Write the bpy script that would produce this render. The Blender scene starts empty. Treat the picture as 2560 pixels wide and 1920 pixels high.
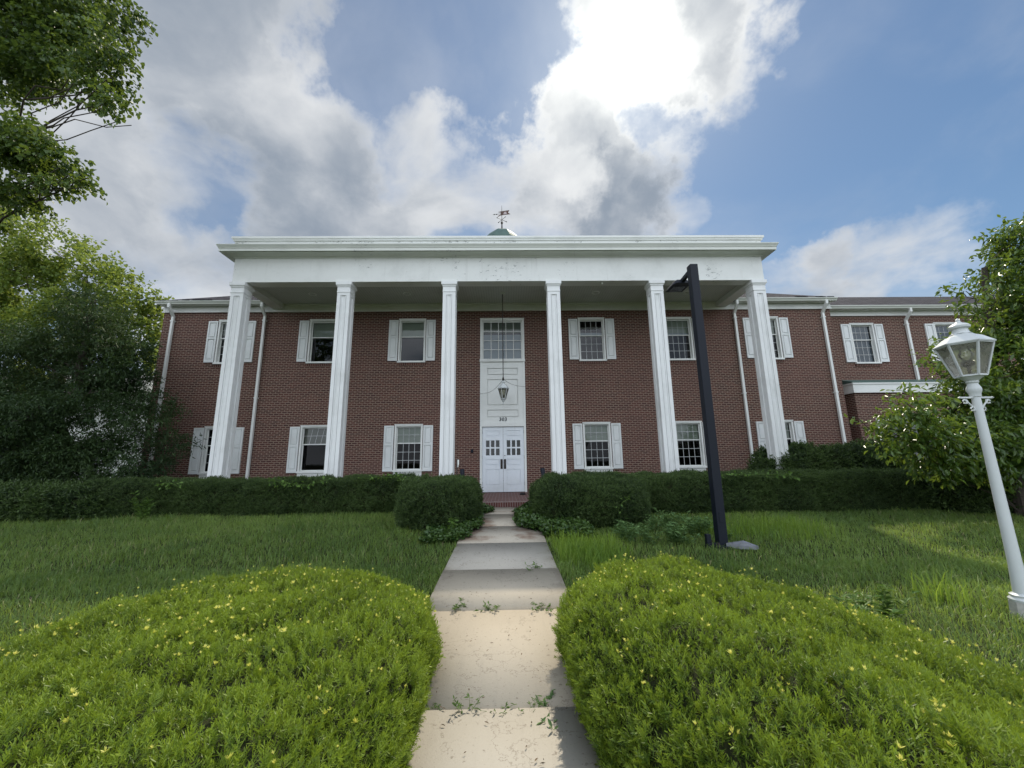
import bpy, math, random
import numpy as np
from mathutils import Vector, Matrix
rad = math.radians
SC = bpy.context.scene
COL = SC.collection
RNG = np.random.default_rng(7)
random.seed(7)

# ------------------------------------------------------------------ camera
cam = bpy.data.cameras.new("camera"); camo = bpy.data.objects.new("camera", cam); COL.objects.link(camo)
CAMZ = 1.0997
cam.sensor_width = 36.0; cam.lens = 36.0*989.512/2560.0; cam.clip_start = 0.05; cam.clip_end = 3000
PT, YW, RL = 0.1907, 0.0190, -0.0130
_R = Vector((math.cos(YW), -math.sin(YW), 0)); _Y = Vector((math.sin(YW), math.cos(YW), 0)); _Z = Vector((0, 0, 1))
_F = _Y*math.cos(PT)+_Z*math.sin(PT); _U = -_Y*math.sin(PT)+_Z*math.cos(PT)
_R2 = _R*math.cos(RL)+_U*math.sin(RL); _U2 = -_R*math.sin(RL)+_U*math.cos(RL)
M = Matrix((( _R2.x, _U2.x, -_F.x, 0), (_R2.y, _U2.y, -_F.y, 0), (_R2.z, _U2.z, -_F.z, CAMZ), (0, 0, 0, 1)))
camo.matrix_world = M
SC.camera = camo

# ------------------------------------------------------------------ sky, sun, exposure
SUN_EL, SUN_AZ = 49.7, 20.2
SUND = Vector((math.sin(rad(SUN_AZ))*math.cos(rad(SUN_EL)), math.cos(rad(SUN_AZ))*math.cos(rad(SUN_EL)), math.sin(rad(SUN_EL))))
sl = bpy.data.lights.new("sun", 'SUN'); sl.energy = 3.2; sl.angle = rad(0.8); sl.color = (1.0, 0.90, 0.73)
slo = bpy.data.objects.new("sun", sl); COL.objects.link(slo); slo.location = (6, 20, 25)
slo.rotation_euler = (-SUND).to_track_quat('-Z', 'Y').to_euler()
SC.view_settings.view_transform = 'Standard'; SC.view_settings.look = 'None'
SC.view_settings.exposure = 0.26; SC.view_settings.gamma = 1.0
SC.cycles.use_denoising = True
SC.cycles.max_bounces = 6; SC.cycles.diffuse_bounces = 3; SC.cycles.glossy_bounces = 3
SC.cycles.transmission_bounces = 4; SC.cycles.transparent_max_bounces = 8
SC.cycles.caustics_reflective = False; SC.cycles.caustics_refractive = False
SC.cycles.sample_clamp_indirect = 4.0

class NT:
    """small node-tree helper"""
    def __init__(s, tree): s.t = tree; s.n = tree.nodes; s.l = tree.links
    def node(s, typ, **kw):
        n = s.n.new(typ)
        for k, v in kw.items(): setattr(n, k, v)
        return n
    def put(s, sock, v):
        if hasattr(v, 'is_output') or isinstance(v, bpy.types.NodeSocket): s.l.new(v, sock)
        else: sock.default_value = v
    def math(s, op, a, b=0.0, c=0.0, clamp=False):
        n = s.node('ShaderNodeMath', operation=op, use_clamp=clamp)
        s.put(n.inputs[0], a); s.put(n.inputs[1], b); s.put(n.inputs[2], c); return n.outputs[0]
    def vmath(s, op, a, b=(0, 0, 0)):
        n = s.node('ShaderNodeVectorMath', operation=op); s.put(n.inputs[0], a); s.put(n.inputs[1], b)
        return n.outputs[1] if op in ('DOT_PRODUCT', 'LENGTH') else n.outputs[0]
    def scale(s, a, f):
        n = s.node('ShaderNodeVectorMath', operation='SCALE'); s.put(n.inputs[0], a); s.put(n.inputs[3], f); return n.outputs[0]
    def sstep(s, v, a, b, lo=0.0, hi=1.0):
        n = s.node('ShaderNodeMapRange', interpolation_type='SMOOTHSTEP'); s.put(n.inputs[0], v)
        s.put(n.inputs[1], a); s.put(n.inputs[2], b); s.put(n.inputs[3], lo); s.put(n.inputs[4], hi); return n.outputs[0]
    def noise(s, vec, scale, detail=4, rough=0.5, dist=0.0):
        n = s.node('ShaderNodeTexNoise'); s.put(n.inputs['Vector'], vec); n.inputs['Scale'].default_value = scale
        n.inputs['Detail'].default_value = detail; n.inputs['Roughness'].default_value = rough
        n.inputs['Distortion'].default_value = dist; return n.outputs['Fac']
    def mix(s, f, a, b, mode='MIX'):
        n = s.node('ShaderNodeMix', data_type='RGBA', blend_type=mode)
        s.put(n.inputs[0], f); s.put(n.inputs[6], a if not isinstance(a, tuple) else (*a, 1)[:4]); s.put(n.inputs[7], b if not isinstance(b, tuple) else (*b, 1)[:4])
        return n.outputs[2]

def pixdir(u, v):
    """direction of a point of the 2212 x 1659 view, used once to say where in the sky each cloud stands"""
    k = 2560/2212
    return (_F+_R2*((u*k-1280)/989.512)+_U2*((960-v*k)/989.512)).normalized()

def build_sky():
    w = bpy.data.worlds.new("World"); SC.world = w; w.use_nodes = True
    t = NT(w.node_tree); t.n.clear()
    out = t.node('ShaderNodeOutputWorld'); bg = t.node('ShaderNodeBackground'); t.l.new(bg.outputs[0], out.inputs[0])
    STR = 0.1; bg.inputs[1].default_value = STR
    sky = t.node('ShaderNodeTexSky', sky_type='NISHITA', sun_disc=False, sun_elevation=rad(SUN_EL), sun_rotation=rad(SUN_AZ),
                 altitude=100, air_density=1.0, dust_density=0.25, ozone_density=2.5)
    d = t.node('ShaderNodeTexCoord').outputs['Generated']
    dz = t.node('ShaderNodeSeparateXYZ'); t.l.new(d, dz.inputs[0])
    zz = t.math('MAXIMUM', dz.outputs[2], 0.0)
    plane = t.scale(d, t.math('DIVIDE', 1.0, t.math('ADD', zz, 0.45)))
    wob = t.node('ShaderNodeTexNoise'); t.l.new(plane, wob.inputs['Vector']); wob.inputs['Scale'].default_value = 2.2; wob.inputs['Detail'].default_value = 5
    plane = t.vmath('ADD', plane, t.scale(t.vmath('SUBTRACT', wob.outputs['Color'], (.5, .5, .5)), 0.22))
    n1 = t.noise(plane, 2.5, 12, 0.54, 0.25)
    n2 = t.noise(t.vmath('ADD', plane, (3.1, 7.7, 1.3)), 6.5, 9, 0.55, 0.3)
    n3 = t.noise(t.vmath('ADD', plane, (9.1, 2.7, 5.3)), 2.3, 7, 0.55, 0.2)
    lit = t.noise(t.vmath('ADD', plane, (0.06, 0.15, 0.03)), 2.5, 12, 0.54, 0.25)   # the same field a step nearer the sun
    def warp(sc, amp, off):
        n = t.node('ShaderNodeTexNoise'); t.l.new(t.vmath('ADD', d, off), n.inputs['Vector']); n.inputs['Scale'].default_value = sc; n.inputs['Detail'].default_value = 6; n.inputs['Roughness'].default_value = .62
        return t.scale(t.vmath('SUBTRACT', n.outputs['Color'], (.5, .5, .5)), amp)
    dw = t.vmath('NORMALIZE', t.vmath('ADD', d, t.vmath('ADD', warp(3.2, .30, (4.2, 1.1, .3)), warp(9.0, .16, (.7, 5.1, 2.2)))))
    def blobs(lst, base):
        acc = base
        for (u, v, r, wt) in lst:
            c = pixdir(u, v); dp = t.vmath('DOT_PRODUCT', dw, tuple(c))
            acc = t.math('ADD', acc, t.sstep(dp, math.cos(rad(r*1.45)), math.cos(rad(r*0.25)), 0.0, wt))
        return acc
    bias = blobs(SKY_CLOUDS, 0.0)
    val = t.math('ADD', bias, t.math('ADD', t.math('MULTIPLY', t.math('SUBTRACT', n1, 0.5), 2.0), t.math('MULTIPLY', t.math('SUBTRACT', n2, 0.5), 0.55)))
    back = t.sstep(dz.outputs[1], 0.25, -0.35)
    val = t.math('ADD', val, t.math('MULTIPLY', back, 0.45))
    dens = t.math('MAXIMUM', t.sstep(val, -0.18, 0.60), t.math('MULTIPLY', t.sstep(n3, .40, .75), .34))
    thick = t.sstep(val, 0.10, 0.85)
    sd = t.math('MAXIMUM', t.vmath('DOT_PRODUCT', d, tuple(SUND)), 0.0)
    glow = t.math('POWER', sd, 22.0); core = t.math('POWER', sd, 75.0); hot = t.math('POWER', sd, 420.0)
    shade = blobs(SKY_SHADE, 0.0)
    g = t.math('ADD', t.math('MULTIPLY', thick, 0.50), t.math('ADD', shade, t.math('MULTIPLY', t.math('SUBTRACT', n3, 0.5), 1.3)))
    g = t.math('ADD', g, t.math('MULTIPLY', t.math('SUBTRACT', lit, n1), 2.2))
    g = t.math('ADD', g, t.math('MULTIPLY', t.math('SUBTRACT', n2, 0.5), 0.6))
    g = t.sstep(t.math('SUBTRACT', g, t.math('MULTIPLY', glow, 0.12)), -0.35, 1.25)
    ccol = t.mix(g, (0.66, 0.675, 0.69), (0.235, 0.28, 0.345))
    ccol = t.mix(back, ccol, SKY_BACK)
    skyc = t.scale(sky.outputs[0], STR*SKY_GAIN)
    skyc = t.vmath('MULTIPLY', skyc, SKY_TINT)
    lim = t.vmath('DIVIDE', skyc, t.vmath('ADD', (1., 1., 1.), t.scale(skyc, 0.55)))    # compresses bright sky values to tame the sun's aureole
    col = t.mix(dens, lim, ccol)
    gv = t.node('ShaderNodeCombineXYZ')
    for i, (a, b, c) in enumerate(((0.03, 0.36, 0.40), (0.03, 0.355, 0.39), (0.027, 0.31, 0.33))):
        s_ = t.math('ADD', t.math('MULTIPLY', core, b), t.math('MULTIPLY', hot, c))
        s_ = t.math('MULTIPLY', s_, t.math('ADD', 0.22, t.math('MULTIPLY', dens, t.math('SUBTRACT', 1.15, t.math('MULTIPLY', g, 1.5)))))   # the lit cloud carries the glare, thick cloud holds it back
        t.l.new(t.math('ADD', s_, t.math('MULTIPLY', glow, a)), gv.inputs[i])
    col = t.vmath('ADD', col, gv.outputs[0])
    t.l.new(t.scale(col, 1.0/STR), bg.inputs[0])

SKY_GAIN = 1.0; SKY_TINT = (0.82, 0.97, 1.09)
SKY_BACK = (1.38, 1.49, 1.65)  # unseen cloud behind the camera, brightened to light the shaded facade
# where the clouds and the gaps stand (view position, angular radius in degrees, weight)
SKY_CLOUDS = [(330, 180, 24, .50), (620, 60, 12, .35), (640, 300, 8, .30), (560, 440, 13, .30), (150, 520, 14, .15), (425, 385, 5.5, -.60), (440, 590, 6, -.30), (250, 620, 9, -.15),
              (900, 220, 11, -.85), (740, 180, 5, -.20), (1070, 90, 9, -.55), (1130, 185, 5, -.20), (880, 360, 8, .38), (1010, 330, 8, .42), (1150, 290, 7, .45), (1260, 250, 6, .45),
              (1380, 95, 9, .70), (1560, 170, 6.5, .60), (1540, 60, 6, .40), (1600, 250, 4, .2), (1415, 255, 3, -.55), (1340, 420, 7, .75), (1480, 450, 5, .50), (1180, 460, 5, .30), (1000, 450, 6, .05), (800, 470, 6, .15),
              (1950, 220, 21, -.75), (1740, 380, 7, -.40), (2150, 540, 14, -.35), (1980, 570, 8, .66), (1820, 600, 8, .40), (1860, 480, 8, .20), (1690, 600, 5, .50), (1560, 500, 4, .3), (1180, 40, 4, -.25)]
SKY_SHADE = [(1350, 440, 5.5, .50), (1290, 490, 4, .3), (1440, 450, 3.5, .2), (330, 150, 22, .20), (620, 70, 8, -.15), (1590, 220, 5, .55), (1510, 60, 4, .40), (1420, 150, 3, -.3), (700, 290, 6, -.3), (1220, 470, 4, .4), (1200, 240, 7, -.25), (1240, 360, 3, -.25), (960, 330, 7, -.25), (1480, 300, 2.5, -.4)]
build_sky()

# ------------------------------------------------------------------ mesh helpers
class MB:
    def __init__(s): s.v = []; s.f = []
    def add(s, vs, fs):
        b = len(s.v); s.v += [tuple(p) for p in vs]; s.f += [tuple(b+i for i in f) for f in fs]; return s
    def box(s, x0, x1, y0, y1, z0, z1):
        return s.add([(x0,y0,z0),(x1,y0,z0),(x1,y1,z0),(x0,y1,z0),(x0,y0,z1),(x1,y0,z1),(x1,y1,z1),(x0,y1,z1)],
                     [(0,3,2,1),(4,5,6,7),(0,1,5,4),(1,2,6,5),(2,3,7,6),(3,0,4,7)])
    def quad(s, a, b, c, d): return s.add([a, b, c, d], [(0, 1, 2, 3)])
    def prism_x(s, prof, x0, x1, k0=0.0, k1=0.0):
        """extrude a (y,z) outline along x; k mitres the ends with y"""
        n = len(prof); y0 = prof[0][0]
        vs = [(x0+k0*(y-y0), y, z) for y, z in prof]+[(x1+k1*(y-y0), y, z) for y, z in prof]
        fs = [(i, (i+1) % n, n+(i+1) % n, n+i) for i in range(n)]+[tuple(range(n))[::-1], tuple(range(n, 2*n))]
        return s.add(vs, fs)
    def prism(s, poly, z0, z1):
        n = len(poly)
        return s.add([(x, y, z0) for x, y in poly]+[(x, y, z1) for x, y in poly],
                     [(i, (i+1) % n, n+(i+1) % n, n+i) for i in range(n)]+[tuple(range(n))[::-1], tuple(range(n, 2*n))])
    def lathe(s, prof, c=(0, 0), n=16, rot=0.0, caps=True):
        vs = []; m = len(prof)
        for r, z in prof:
            for i in range(n):
                a = rot+2*math.pi*i/n; vs.append((c[0]+r*math.cos(a), c[1]+r*math.sin(a), z))
        fs = [(j*n+i, j*n+(i+1) % n, (j+1)*n+(i+1) % n, (j+1)*n+i) for j in range(m-1) for i in range(n)]
        if caps: fs += [tuple(range(n))[::-1], tuple(range((m-1)*n, m*n))]
        return s.add(vs, fs)
    def tube(s, pts, radii, n=6, up=None):
        pts = [Vector(p) for p in pts]; m = len(pts)
        if not hasattr(radii, '__len__'): radii = [radii]*m
        vs = []; ref = Vector(up) if up else None
        for j in range(m):
            t = (pts[min(j+1, m-1)]-pts[max(j-1, 0)]).normalized()
            if ref is None: ref = Vector((0, 0, 1)) if abs(t.z) < 0.9 else Vector((1, 0, 0))
            a = t.cross(ref); a = a.normalized() if a.length > 1e-5 else t.orthogonal().normalized()
            b = t.cross(a).normalized(); ref = -b if up is None and False else ref
            for i in range(n):
                w = 2*math.pi*(i+.5)/n; vs.append(pts[j]+(a*math.cos(w)+b*math.sin(w))*radii[j])
        fs = [(j*n+i, j*n+(i+1) % n, (j+1)*n+(i+1) % n, (j+1)*n+i) for j in range(m-1) for i in range(n)]
        fs += [tuple(range(n))[::-1], tuple(range((m-1)*n, m*n))]
        return s.add(vs, fs)
    def build(s, name, mat, parent=None, smooth=False, bevel=0.0):
        me = bpy.data.meshes.new(name); me.from_pydata(s.v, [], s.f); me.update()
        if smooth:
            for p in me.polygons: p.use_smooth = True
            try: me.set_sharp_from_angle(angle=rad(38))
            except Exception: pass
        me.materials.append(mat)
        o = bpy.data.objects.new(name, me); COL.objects.link(o)
        if bevel:
            b = o.modifiers.new("bevel", 'BEVEL'); b.width = bevel; b.segments = 2; b.limit_method = 'ANGLE'
        if parent is not None: adopt(o, parent)
        return o
def rootloc(p):
    l = Vector(p.location)
    while p.parent: p = p.parent; l = Vector(p.location)
    return l
def adopt(o, p):
    """world-space mesh becomes a child of p"""
    o.parent = p
    o.matrix_parent_inverse = Matrix.Translation(-rootloc(p)) if p.parent is None and p.type == 'EMPTY' else Matrix.Identity(4)
def tag(o, label, cat, group=None, kind=None):
    if kind: o['kind'] = kind
    if label: o['label'] = label
    if cat: o['category'] = cat
    if group: o['group'] = group
    return o
def thing(name, label, cat, loc, group=None):
    o = bpy.data.objects.new(name, None); o.empty_display_size = 0.2; COL.objects.link(o); o.location = loc
    return tag(o, label, cat, group)

def arr_mesh(name, V, F, mat, parent=None, tint=None, smooth=False):
    V = np.ascontiguousarray(V, dtype=np.float32); F = np.ascontiguousarray(F, dtype=np.int32)
    m, k = F.shape; me = bpy.data.meshes.new(name)
    me.vertices.add(len(V)); me.vertices.foreach_set('co', V.ravel())
    me.loops.add(m*k); me.loops.foreach_set('vertex_index', F.ravel())
    me.polygons.add(m); me.polygons.foreach_set('loop_start', np.arange(m, dtype=np.int32)*k)
    if smooth: me.polygons.foreach_set('use_smooth', np.ones(m, dtype=bool))
    if tint is not None:
        a = me.attributes.new('tint', 'FLOAT', 'POINT'); a.data.foreach_set('value', np.ascontiguousarray(tint, dtype=np.float32))
    me.update(calc_edges=True); me.materials.append(mat)
    o = bpy.data.objects.new(name, me); COL.objects.link(o)
    if parent is not None: adopt(o, parent)
    return o

def vnoise(P, scale, seed=0):
    P = np.asarray(P)*scale; i = np.floor(P).astype(np.int64); f = P-i; f = f*f*(3-2*f); r = 0
    for dx in (0, 1):
        for dy in (0, 1):
            for dz in (0, 1):
                h = (i[:, 0]+dx)*374761393+(i[:, 1]+dy)*668265263+(i[:, 2]+dz)*2147483647+seed*1274126177
                h = (h ^ (h >> 13))*1274126177; h = (h ^ (h >> 16)) & 0xffff
                w = (f[:, 0] if dx else 1-f[:, 0])*(f[:, 1] if dy else 1-f[:, 1])*(f[:, 2] if dz else 1-f[:, 2])
                r = r+w*h/65535.0
    return r
def unit(a): return a/np.maximum(np.linalg.norm(a, axis=-1, keepdims=True), 1e-9)

# ------------------------------------------------------------------ materials
def mat(name): 
    m = bpy.data.materials.new(name); m.use_nodes = True; t = NT(m.node_tree); t.n.clear()
    out = t.node('ShaderNodeOutputMaterial'); return m, t, out
def pos(t): return t.node('ShaderNodeNewGeometry').outputs['Position']
def princ(t, out, color, rough=0.6, spec=0.4, bump=None, bdist=0.01, bstr=0.5, metal=0.0):
    p = t.node('ShaderNodeBsdfPrincipled'); t.put(p.inputs['Base Color'], color if not isinstance(color, tuple) else (*color, 1)[:4])
    t.put(p.inputs['Roughness'], rough); t.put(p.inputs['Specular IOR Level'], spec); p.inputs['Metallic'].default_value = metal
    if bump is not None:
        b = t.node('ShaderNodeBump'); b.inputs['Strength'].default_value = bstr; b.inputs['Distance'].default_value = bdist
        t.put(b.inputs['Height'], bump); t.l.new(b.outputs[0], p.inputs['Normal'])
    t.l.new(p.outputs[0], out.inputs[0]); return p
def simple(name, color, rough=0.5, spec=0.4, metal=0.0, var=0.12, sc=6.0):
    m, t, out = mat(name); n = t.noise(pos(t), sc, 5, .6)
    c = t.mix(n, tuple(x*(1-var) for x in color), tuple(min(1, x*(1+var)) for x in color))
    princ(t, out, c, rough, spec, metal=metal, bump=n, bdist=.003, bstr=.3); return m
def paint(name, color=(.78, .79, .76), peel=0.0, dirt=(.42, .43, .40), rough=.45):
    m, t, out = mat(name); p = pos(t)
    n = t.noise(p, 1.1, 6, .6); n2 = t.noise(p, 9, 5, .65)
    c = t.mix(t.sstep(n, .45, .8, 0, .35), color, dirt)
    c = t.mix(t.sstep(n2, .5, .85, 0, .22), c, (.55, .56, .52))
    # vertical dirt streaks
    sv = t.vmath('MULTIPLY', p, (7, 7, .5)); st = t.noise(sv, 1.0, 4, .55)
    c = t.mix(t.sstep(st, .58, .8, 0, .22), c, (.45, .45, .41))
    if peel:
        f = t.noise(t.vmath('MULTIPLY', p, (1, 1, 2.1)), 7.5, 7, .68); a = t.noise(p, .55, 3, .5)
        e = t.math('ADD', f, t.math('MULTIPLY', t.math('SUBTRACT', a, .5), .55))
        c = t.mix(t.sstep(e, .745-.1*peel, .775-.1*peel, 0, .75), c, (.27, .28, .27))
    princ(t, out, c, rough, .4, bump=n2, bdist=.004, bstr=.25); return m
def brick(name, bw=.192, rh=.0668, ms=.0125, horiz=False, c1=(.110, .036, .026), c2=(.050, .019, .017), mor=(.30, .225, .175)):
    m, t, out = mat(name); p = pos(t); s = t.node('ShaderNodeSeparateXYZ'); t.l.new(p, s.inputs[0])
    v = t.node('ShaderNodeCombineXYZ')
    if horiz: t.l.new(s.outputs[0], v.inputs[0]); t.l.new(s.outputs[1], v.inputs[1])
    else: t.l.new(t.math('ADD', s.outputs[0], s.outputs[1]), v.inputs[0]); t.l.new(s.outputs[2], v.inputs[1])
    wob = t.noise(p, 5, 2, .5)
    vv = t.vmath('ADD', v.outputs[0], t.scale((1.0, 1.0, 0.0), t.math('MULTIPLY', t.math('SUBTRACT', wob, .5), .008)))
    b = t.node('ShaderNodeTexBrick'); t.l.new(vv, b.inputs['Vector'])
    for k, x in (('Scale', 1.0), ('Mortar Size', ms), ('Mortar Smooth', .15), ('Bias', 0.0), ('Brick Width', bw), ('Row Height', rh)): b.inputs[k].default_value = x
    b.inputs['Color1'].default_value = (*c1, 1); b.inputs['Color2'].default_value = (*c2, 1); b.inputs['Mortar'].default_value = (*mor, 1)
    big = t.noise(p, .45, 5, .6); sm = t.noise(p, 22, 4, .6)
    c = t.mix(t.sstep(big, .35, .7, 0, .25), b.outputs['Color'], (.15, .07, .062))
    c = t.mix(t.sstep(sm, .4, .8, 0, .45), c, (.06, .028, .028))
    ef = t.noise(t.vmath('MULTIPLY', p, (1.2, 1.2, .5)), 1.4, 6, .65)
    c = t.mix(t.sstep(ef, .60, .85, 0, .25), c, (.33, .26, .24))
    princ(t, out, c, .85, .25, bump=t.math('SUBTRACT', t.math('MULTIPLY', sm, .25), b.outputs['Fac']), bdist=.006, bstr=.7); return m
def foliage(name, dark, light, trans, tw=.35, rough=.45, spec=.35, sat=None):
    """leaf: colour from a random tint stored on the leaf, reflecting and letting light through"""
    m, t, out = mat(name)
    a = t.node('ShaderNodeAttribute', attribute_name='tint').outputs['Fac']
    c = t.mix(a, dark, light)
    if sat: c = t.mix(t.sstep(a, 1.05, 1.2), c, sat)
    p = t.node('ShaderNodeBsdfPrincipled'); t.put(p.inputs['Base Color'], c); p.inputs['Roughness'].default_value = rough; p.inputs['Specular IOR Level'].default_value = spec
    tr = t.node('ShaderNodeBsdfTranslucent'); t.put(tr.inputs[0], t.mix(a, tuple(x*.7 for x in trans), trans))
    mx = t.node('ShaderNodeMixShader'); mx.inputs[0].default_value = tw; t.l.new(p.outputs[0], mx.inputs[1]); t.l.new(tr.outputs[0], mx.inputs[2])
    t.l.new(mx.outputs[0], out.inputs[0]); return m
def glass(name, tint=(.8, .85, .83), refl=1.0, haze=0.0, ior=1.5):
    m, t, out = mat(name)
    fr = t.node('ShaderNodeFresnel'); fr.inputs[0].default_value = ior
    tp = t.node('ShaderNodeBsdfTransparent'); tp.inputs[0].default_value = (*tint, 1)
    gl = t.node('ShaderNodeBsdfGlossy'); gl.inputs['Roughness'].default_value = .02
    wob = t.noise(pos(t), 1.6, 3, .5); b = t.node('ShaderNodeBump'); b.inputs['Strength'].default_value = .06; b.inputs['Distance'].default_value = .01
    t.l.new(wob, b.inputs['Height']); t.l.new(b.outputs[0], gl.inputs['Normal'])
    base = tp.outputs[0]
    if haze:
        df = t.node('ShaderNodeBsdfDiffuse'); df.inputs[0].default_value = (.66, .65, .58, 1)
        tl = t.node('ShaderNodeBsdfTranslucent'); tl.inputs[0].default_value = (.78, .76, .66, 1)
        m0 = t.node('ShaderNodeMixShader'); m0.inputs[0].default_value = .5; t.l.new(df.outputs[0], m0.inputs[1]); t.l.new(tl.outputs[0], m0.inputs[2])
        m1 = t.node('ShaderNodeMixShader'); t.put(m1.inputs[0], t.sstep(t.noise(pos(t), 14, 5, .6), .2, .8, haze*.5, haze))
        t.l.new(tp.outputs[0], m1.inputs[1]); t.l.new(m0.outputs[0], m1.inputs[2]); base = m1.outputs[0]
    mx = t.node('ShaderNodeMixShader'); t.l.new(t.math('MULTIPLY', fr.outputs[0], refl, clamp=True), mx.inputs[0])
    t.l.new(base, mx.inputs[1]); t.l.new(gl.outputs[0], mx.inputs[2]); t.l.new(mx.outputs[0], out.inputs[0]); return m

WHITE = paint("white_paint"); PEEL = paint("peeling_white_paint", peel=.55); COLP = paint("column_paint", (.80, .81, .80), peel=.15)
SHUT = paint("shutter_paint", (.74, .76, .75)); DOORP = paint("door_paint", (.76, .80, .84), rough=.35)
GUT = paint("gutter_paint", (.62, .64, .58)); BRICK = brick("red_brick"); ROWLOCK = brick("rowlock_brick", .068, .30, .010)
PAVER = brick("brick_paving", .20, .20, .012, True, (.15, .075, .066), (.11, .056, .052), (.25, .21, .19))
STEPB = brick("brick_nosing", .066, .5, .010, False, (.15, .05, .042), (.10, .035, .033), (.30, .24, .22))
BLACKP = simple("black_paint", (.006, .009, .017), .5, .28, sc=3); DKMETAL = simple("dark_bronze", (.03, .024, .02), .4, .5, .6)
IRON = simple("weathered_iron", (.055, .045, .04), .6, .4, .3); COPPER = simple("green_copper", (.085, .14, .122), .55, .4, .2, .3)
LAMPW = paint("lamp_paint", (.58, .61, .61), peel=.6, dirt=(.30, .30, .26), rough=.4); GALV = simple("galvanised_sheet", (.27, .28, .31), .4, .5, .5, .2, 20)
PANE = glass("window_glass", (.72, .76, .74), 1.25); PANED = glass("screened_glass", (.22, .25, .28), 1.2); PANEL_ = glass("low_reflection_glass", (.20, .21, .22), .45); MUNT = paint("muntin_paint", (.50, .52, .52)); FROST = glass("frosted_glass", (.92, .92, .88), .8, .46); CHIM = glass("clear_chimney", (.92, .93, .9), 1.6)  # lower panes: mirroring cut to stand in for dark trees they would reflect
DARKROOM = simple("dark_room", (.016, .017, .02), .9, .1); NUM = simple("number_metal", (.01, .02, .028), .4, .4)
BLIND = simple("blind_cloth", (.42, .47, .39), .9, .1); BLINDW = simple("pale_blind_and_reflection", (.40, .46, .54), .9, .1); BLINDD = simple("blue_blind", (.17, .215, .28), .9, .1)
CEIL, _t, _o = mat("beadboard"); _p = pos(_t); _s = _t.node('ShaderNodeSeparateXYZ'); _t.l.new(_p, _s.inputs[0])
_w = _t.math('PINGPONG', _s.outputs[0], .045); _g = _t.sstep(_w, .0, .008)
_n = _t.noise(_p, 1.3, 6, .62); _pl = _t.noise(_t.vmath('MULTIPLY', _p, (2, 1, 1)), 3.5, 7, .7)
_c = _t.mix(_g, (.36, .37, .35), (.60, .62, .58)); _c = _t.mix(_t.sstep(_n, .45, .75, 0, .4), _c, (.40, .41, .38)); _c = _t.mix(_t.sstep(_pl, .66, .70, 0, .7), _c, (.16, .16, .15))
princ(_t, _o, _c, .6, .3, bump=_g, bdist=.006, bstr=.6)
SLATE, _t, _o = mat("slate_roof"); _p = pos(_t); _b = _t.node('ShaderNodeTexBrick'); _t.l.new(_t.vmath('ADD', _p, _t.scale((1., 1., 0.), _t.math('MULTIPLY', _t.noise(_p, 3, 3), .05))), _b.inputs['Vector'])
for k, x in (('Scale', 1.0), ('Mortar Size', .012), ('Brick Width', .3), ('Row Height', .2)): _b.inputs[k].default_value = x
_b.inputs['Color1'].default_value = (.045, .043, .050, 1); _b.inputs['Color2'].default_value = (.085, .08, .09, 1); _b.inputs['Mortar'].default_value = (.02, .02, .022, 1)
_n = _t.noise(_t.vmath('MULTIPLY', _p, (1, 5, 5)), 4, 5, .7)
princ(_t, _o, _t.mix(_t.sstep(_n, .4, .7, 0, .6), _b.outputs['Color'], (.03, .03, .034)), .9, .08, bump=_t.math('SUBTRACT', _n, _b.outputs['Fac']), bdist=.03, bstr=.8)
BARK, _t, _o = mat("bark"); _p = pos(_t); _n = _t.noise(_t.vmath('MULTIPLY', _p, (6, 6, 1.2)), 3, 6, .65)
princ(_t, _o, _t.mix(_n, (.035, .028, .022), (.12, .10, .085)), .9, .2, bump=_n, bdist=.02, bstr=.9)
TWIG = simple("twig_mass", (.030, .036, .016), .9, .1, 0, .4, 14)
CONC, _t, _o = mat("concrete"); _p = pos(_t); _s = _t.node('ShaderNodeSeparateXYZ'); _t.l.new(_p, _s.inputs[0])
_a = _t.noise(_p, 90, 3, .7); _b2 = _t.noise(_p, 2.2, 6, .6); _b3 = _t.noise(_p, 28, 3, .6)
_slab = _t.node('ShaderNodeAttribute', attribute_name='tint').outputs['Fac']
_c = _t.mix(_slab, (.42, .41, .38), (.465, .405, .315))
_c = _t.mix(_t.sstep(_b2, .4, .8, 0, .18), _c, (.33, .29, .24)); _c = _t.mix(_t.sstep(_a, .62, .70, 0, .55), _c, (.20, .17, .13)); _c = _t.mix(_t.sstep(_a, .28, .36, .35, 0), _c, (.62, .57, .47))
_c = _t.mix(_t.sstep(_b3, .64, .70, 0, .55), _c, (.17, .14, .11))
_cr = _t.math('ABSOLUTE', _t.math('SUBTRACT', _t.noise(_p, 1.15, 7, .6), .5)); _c = _t.mix(_t.sstep(_cr, .0, .004, .5, 0), _c, (.16, .13, .10))
_dr = _t.noise(_t.vmath('MULTIPLY', _p, (9, 1.2, 1)), 2.0, 5, .65); _c = _t.mix(_t.sstep(_dr, .5, .8, 0, .22), _c, (.30, .27, .23))
_ege = _t.sstep(_t.math('ABSOLUTE', _t.math('ADD', _s.outputs[0], .075)), .52, .78, 0, .5); _c = _t.mix(_t.math('MULTIPLY', _ege, _t.sstep(_t.noise(_p, 4, 5, .65), .35, .65)), _c, (.24, .20, .15))
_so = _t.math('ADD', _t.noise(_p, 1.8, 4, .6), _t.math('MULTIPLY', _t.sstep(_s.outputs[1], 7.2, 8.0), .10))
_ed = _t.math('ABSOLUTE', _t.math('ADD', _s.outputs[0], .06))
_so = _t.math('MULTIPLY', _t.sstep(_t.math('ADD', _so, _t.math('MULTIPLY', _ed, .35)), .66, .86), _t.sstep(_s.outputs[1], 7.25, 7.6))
_c = _t.mix(_t.math('MULTIPLY', _so, .8), _c, (.20, .125, .085))
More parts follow.
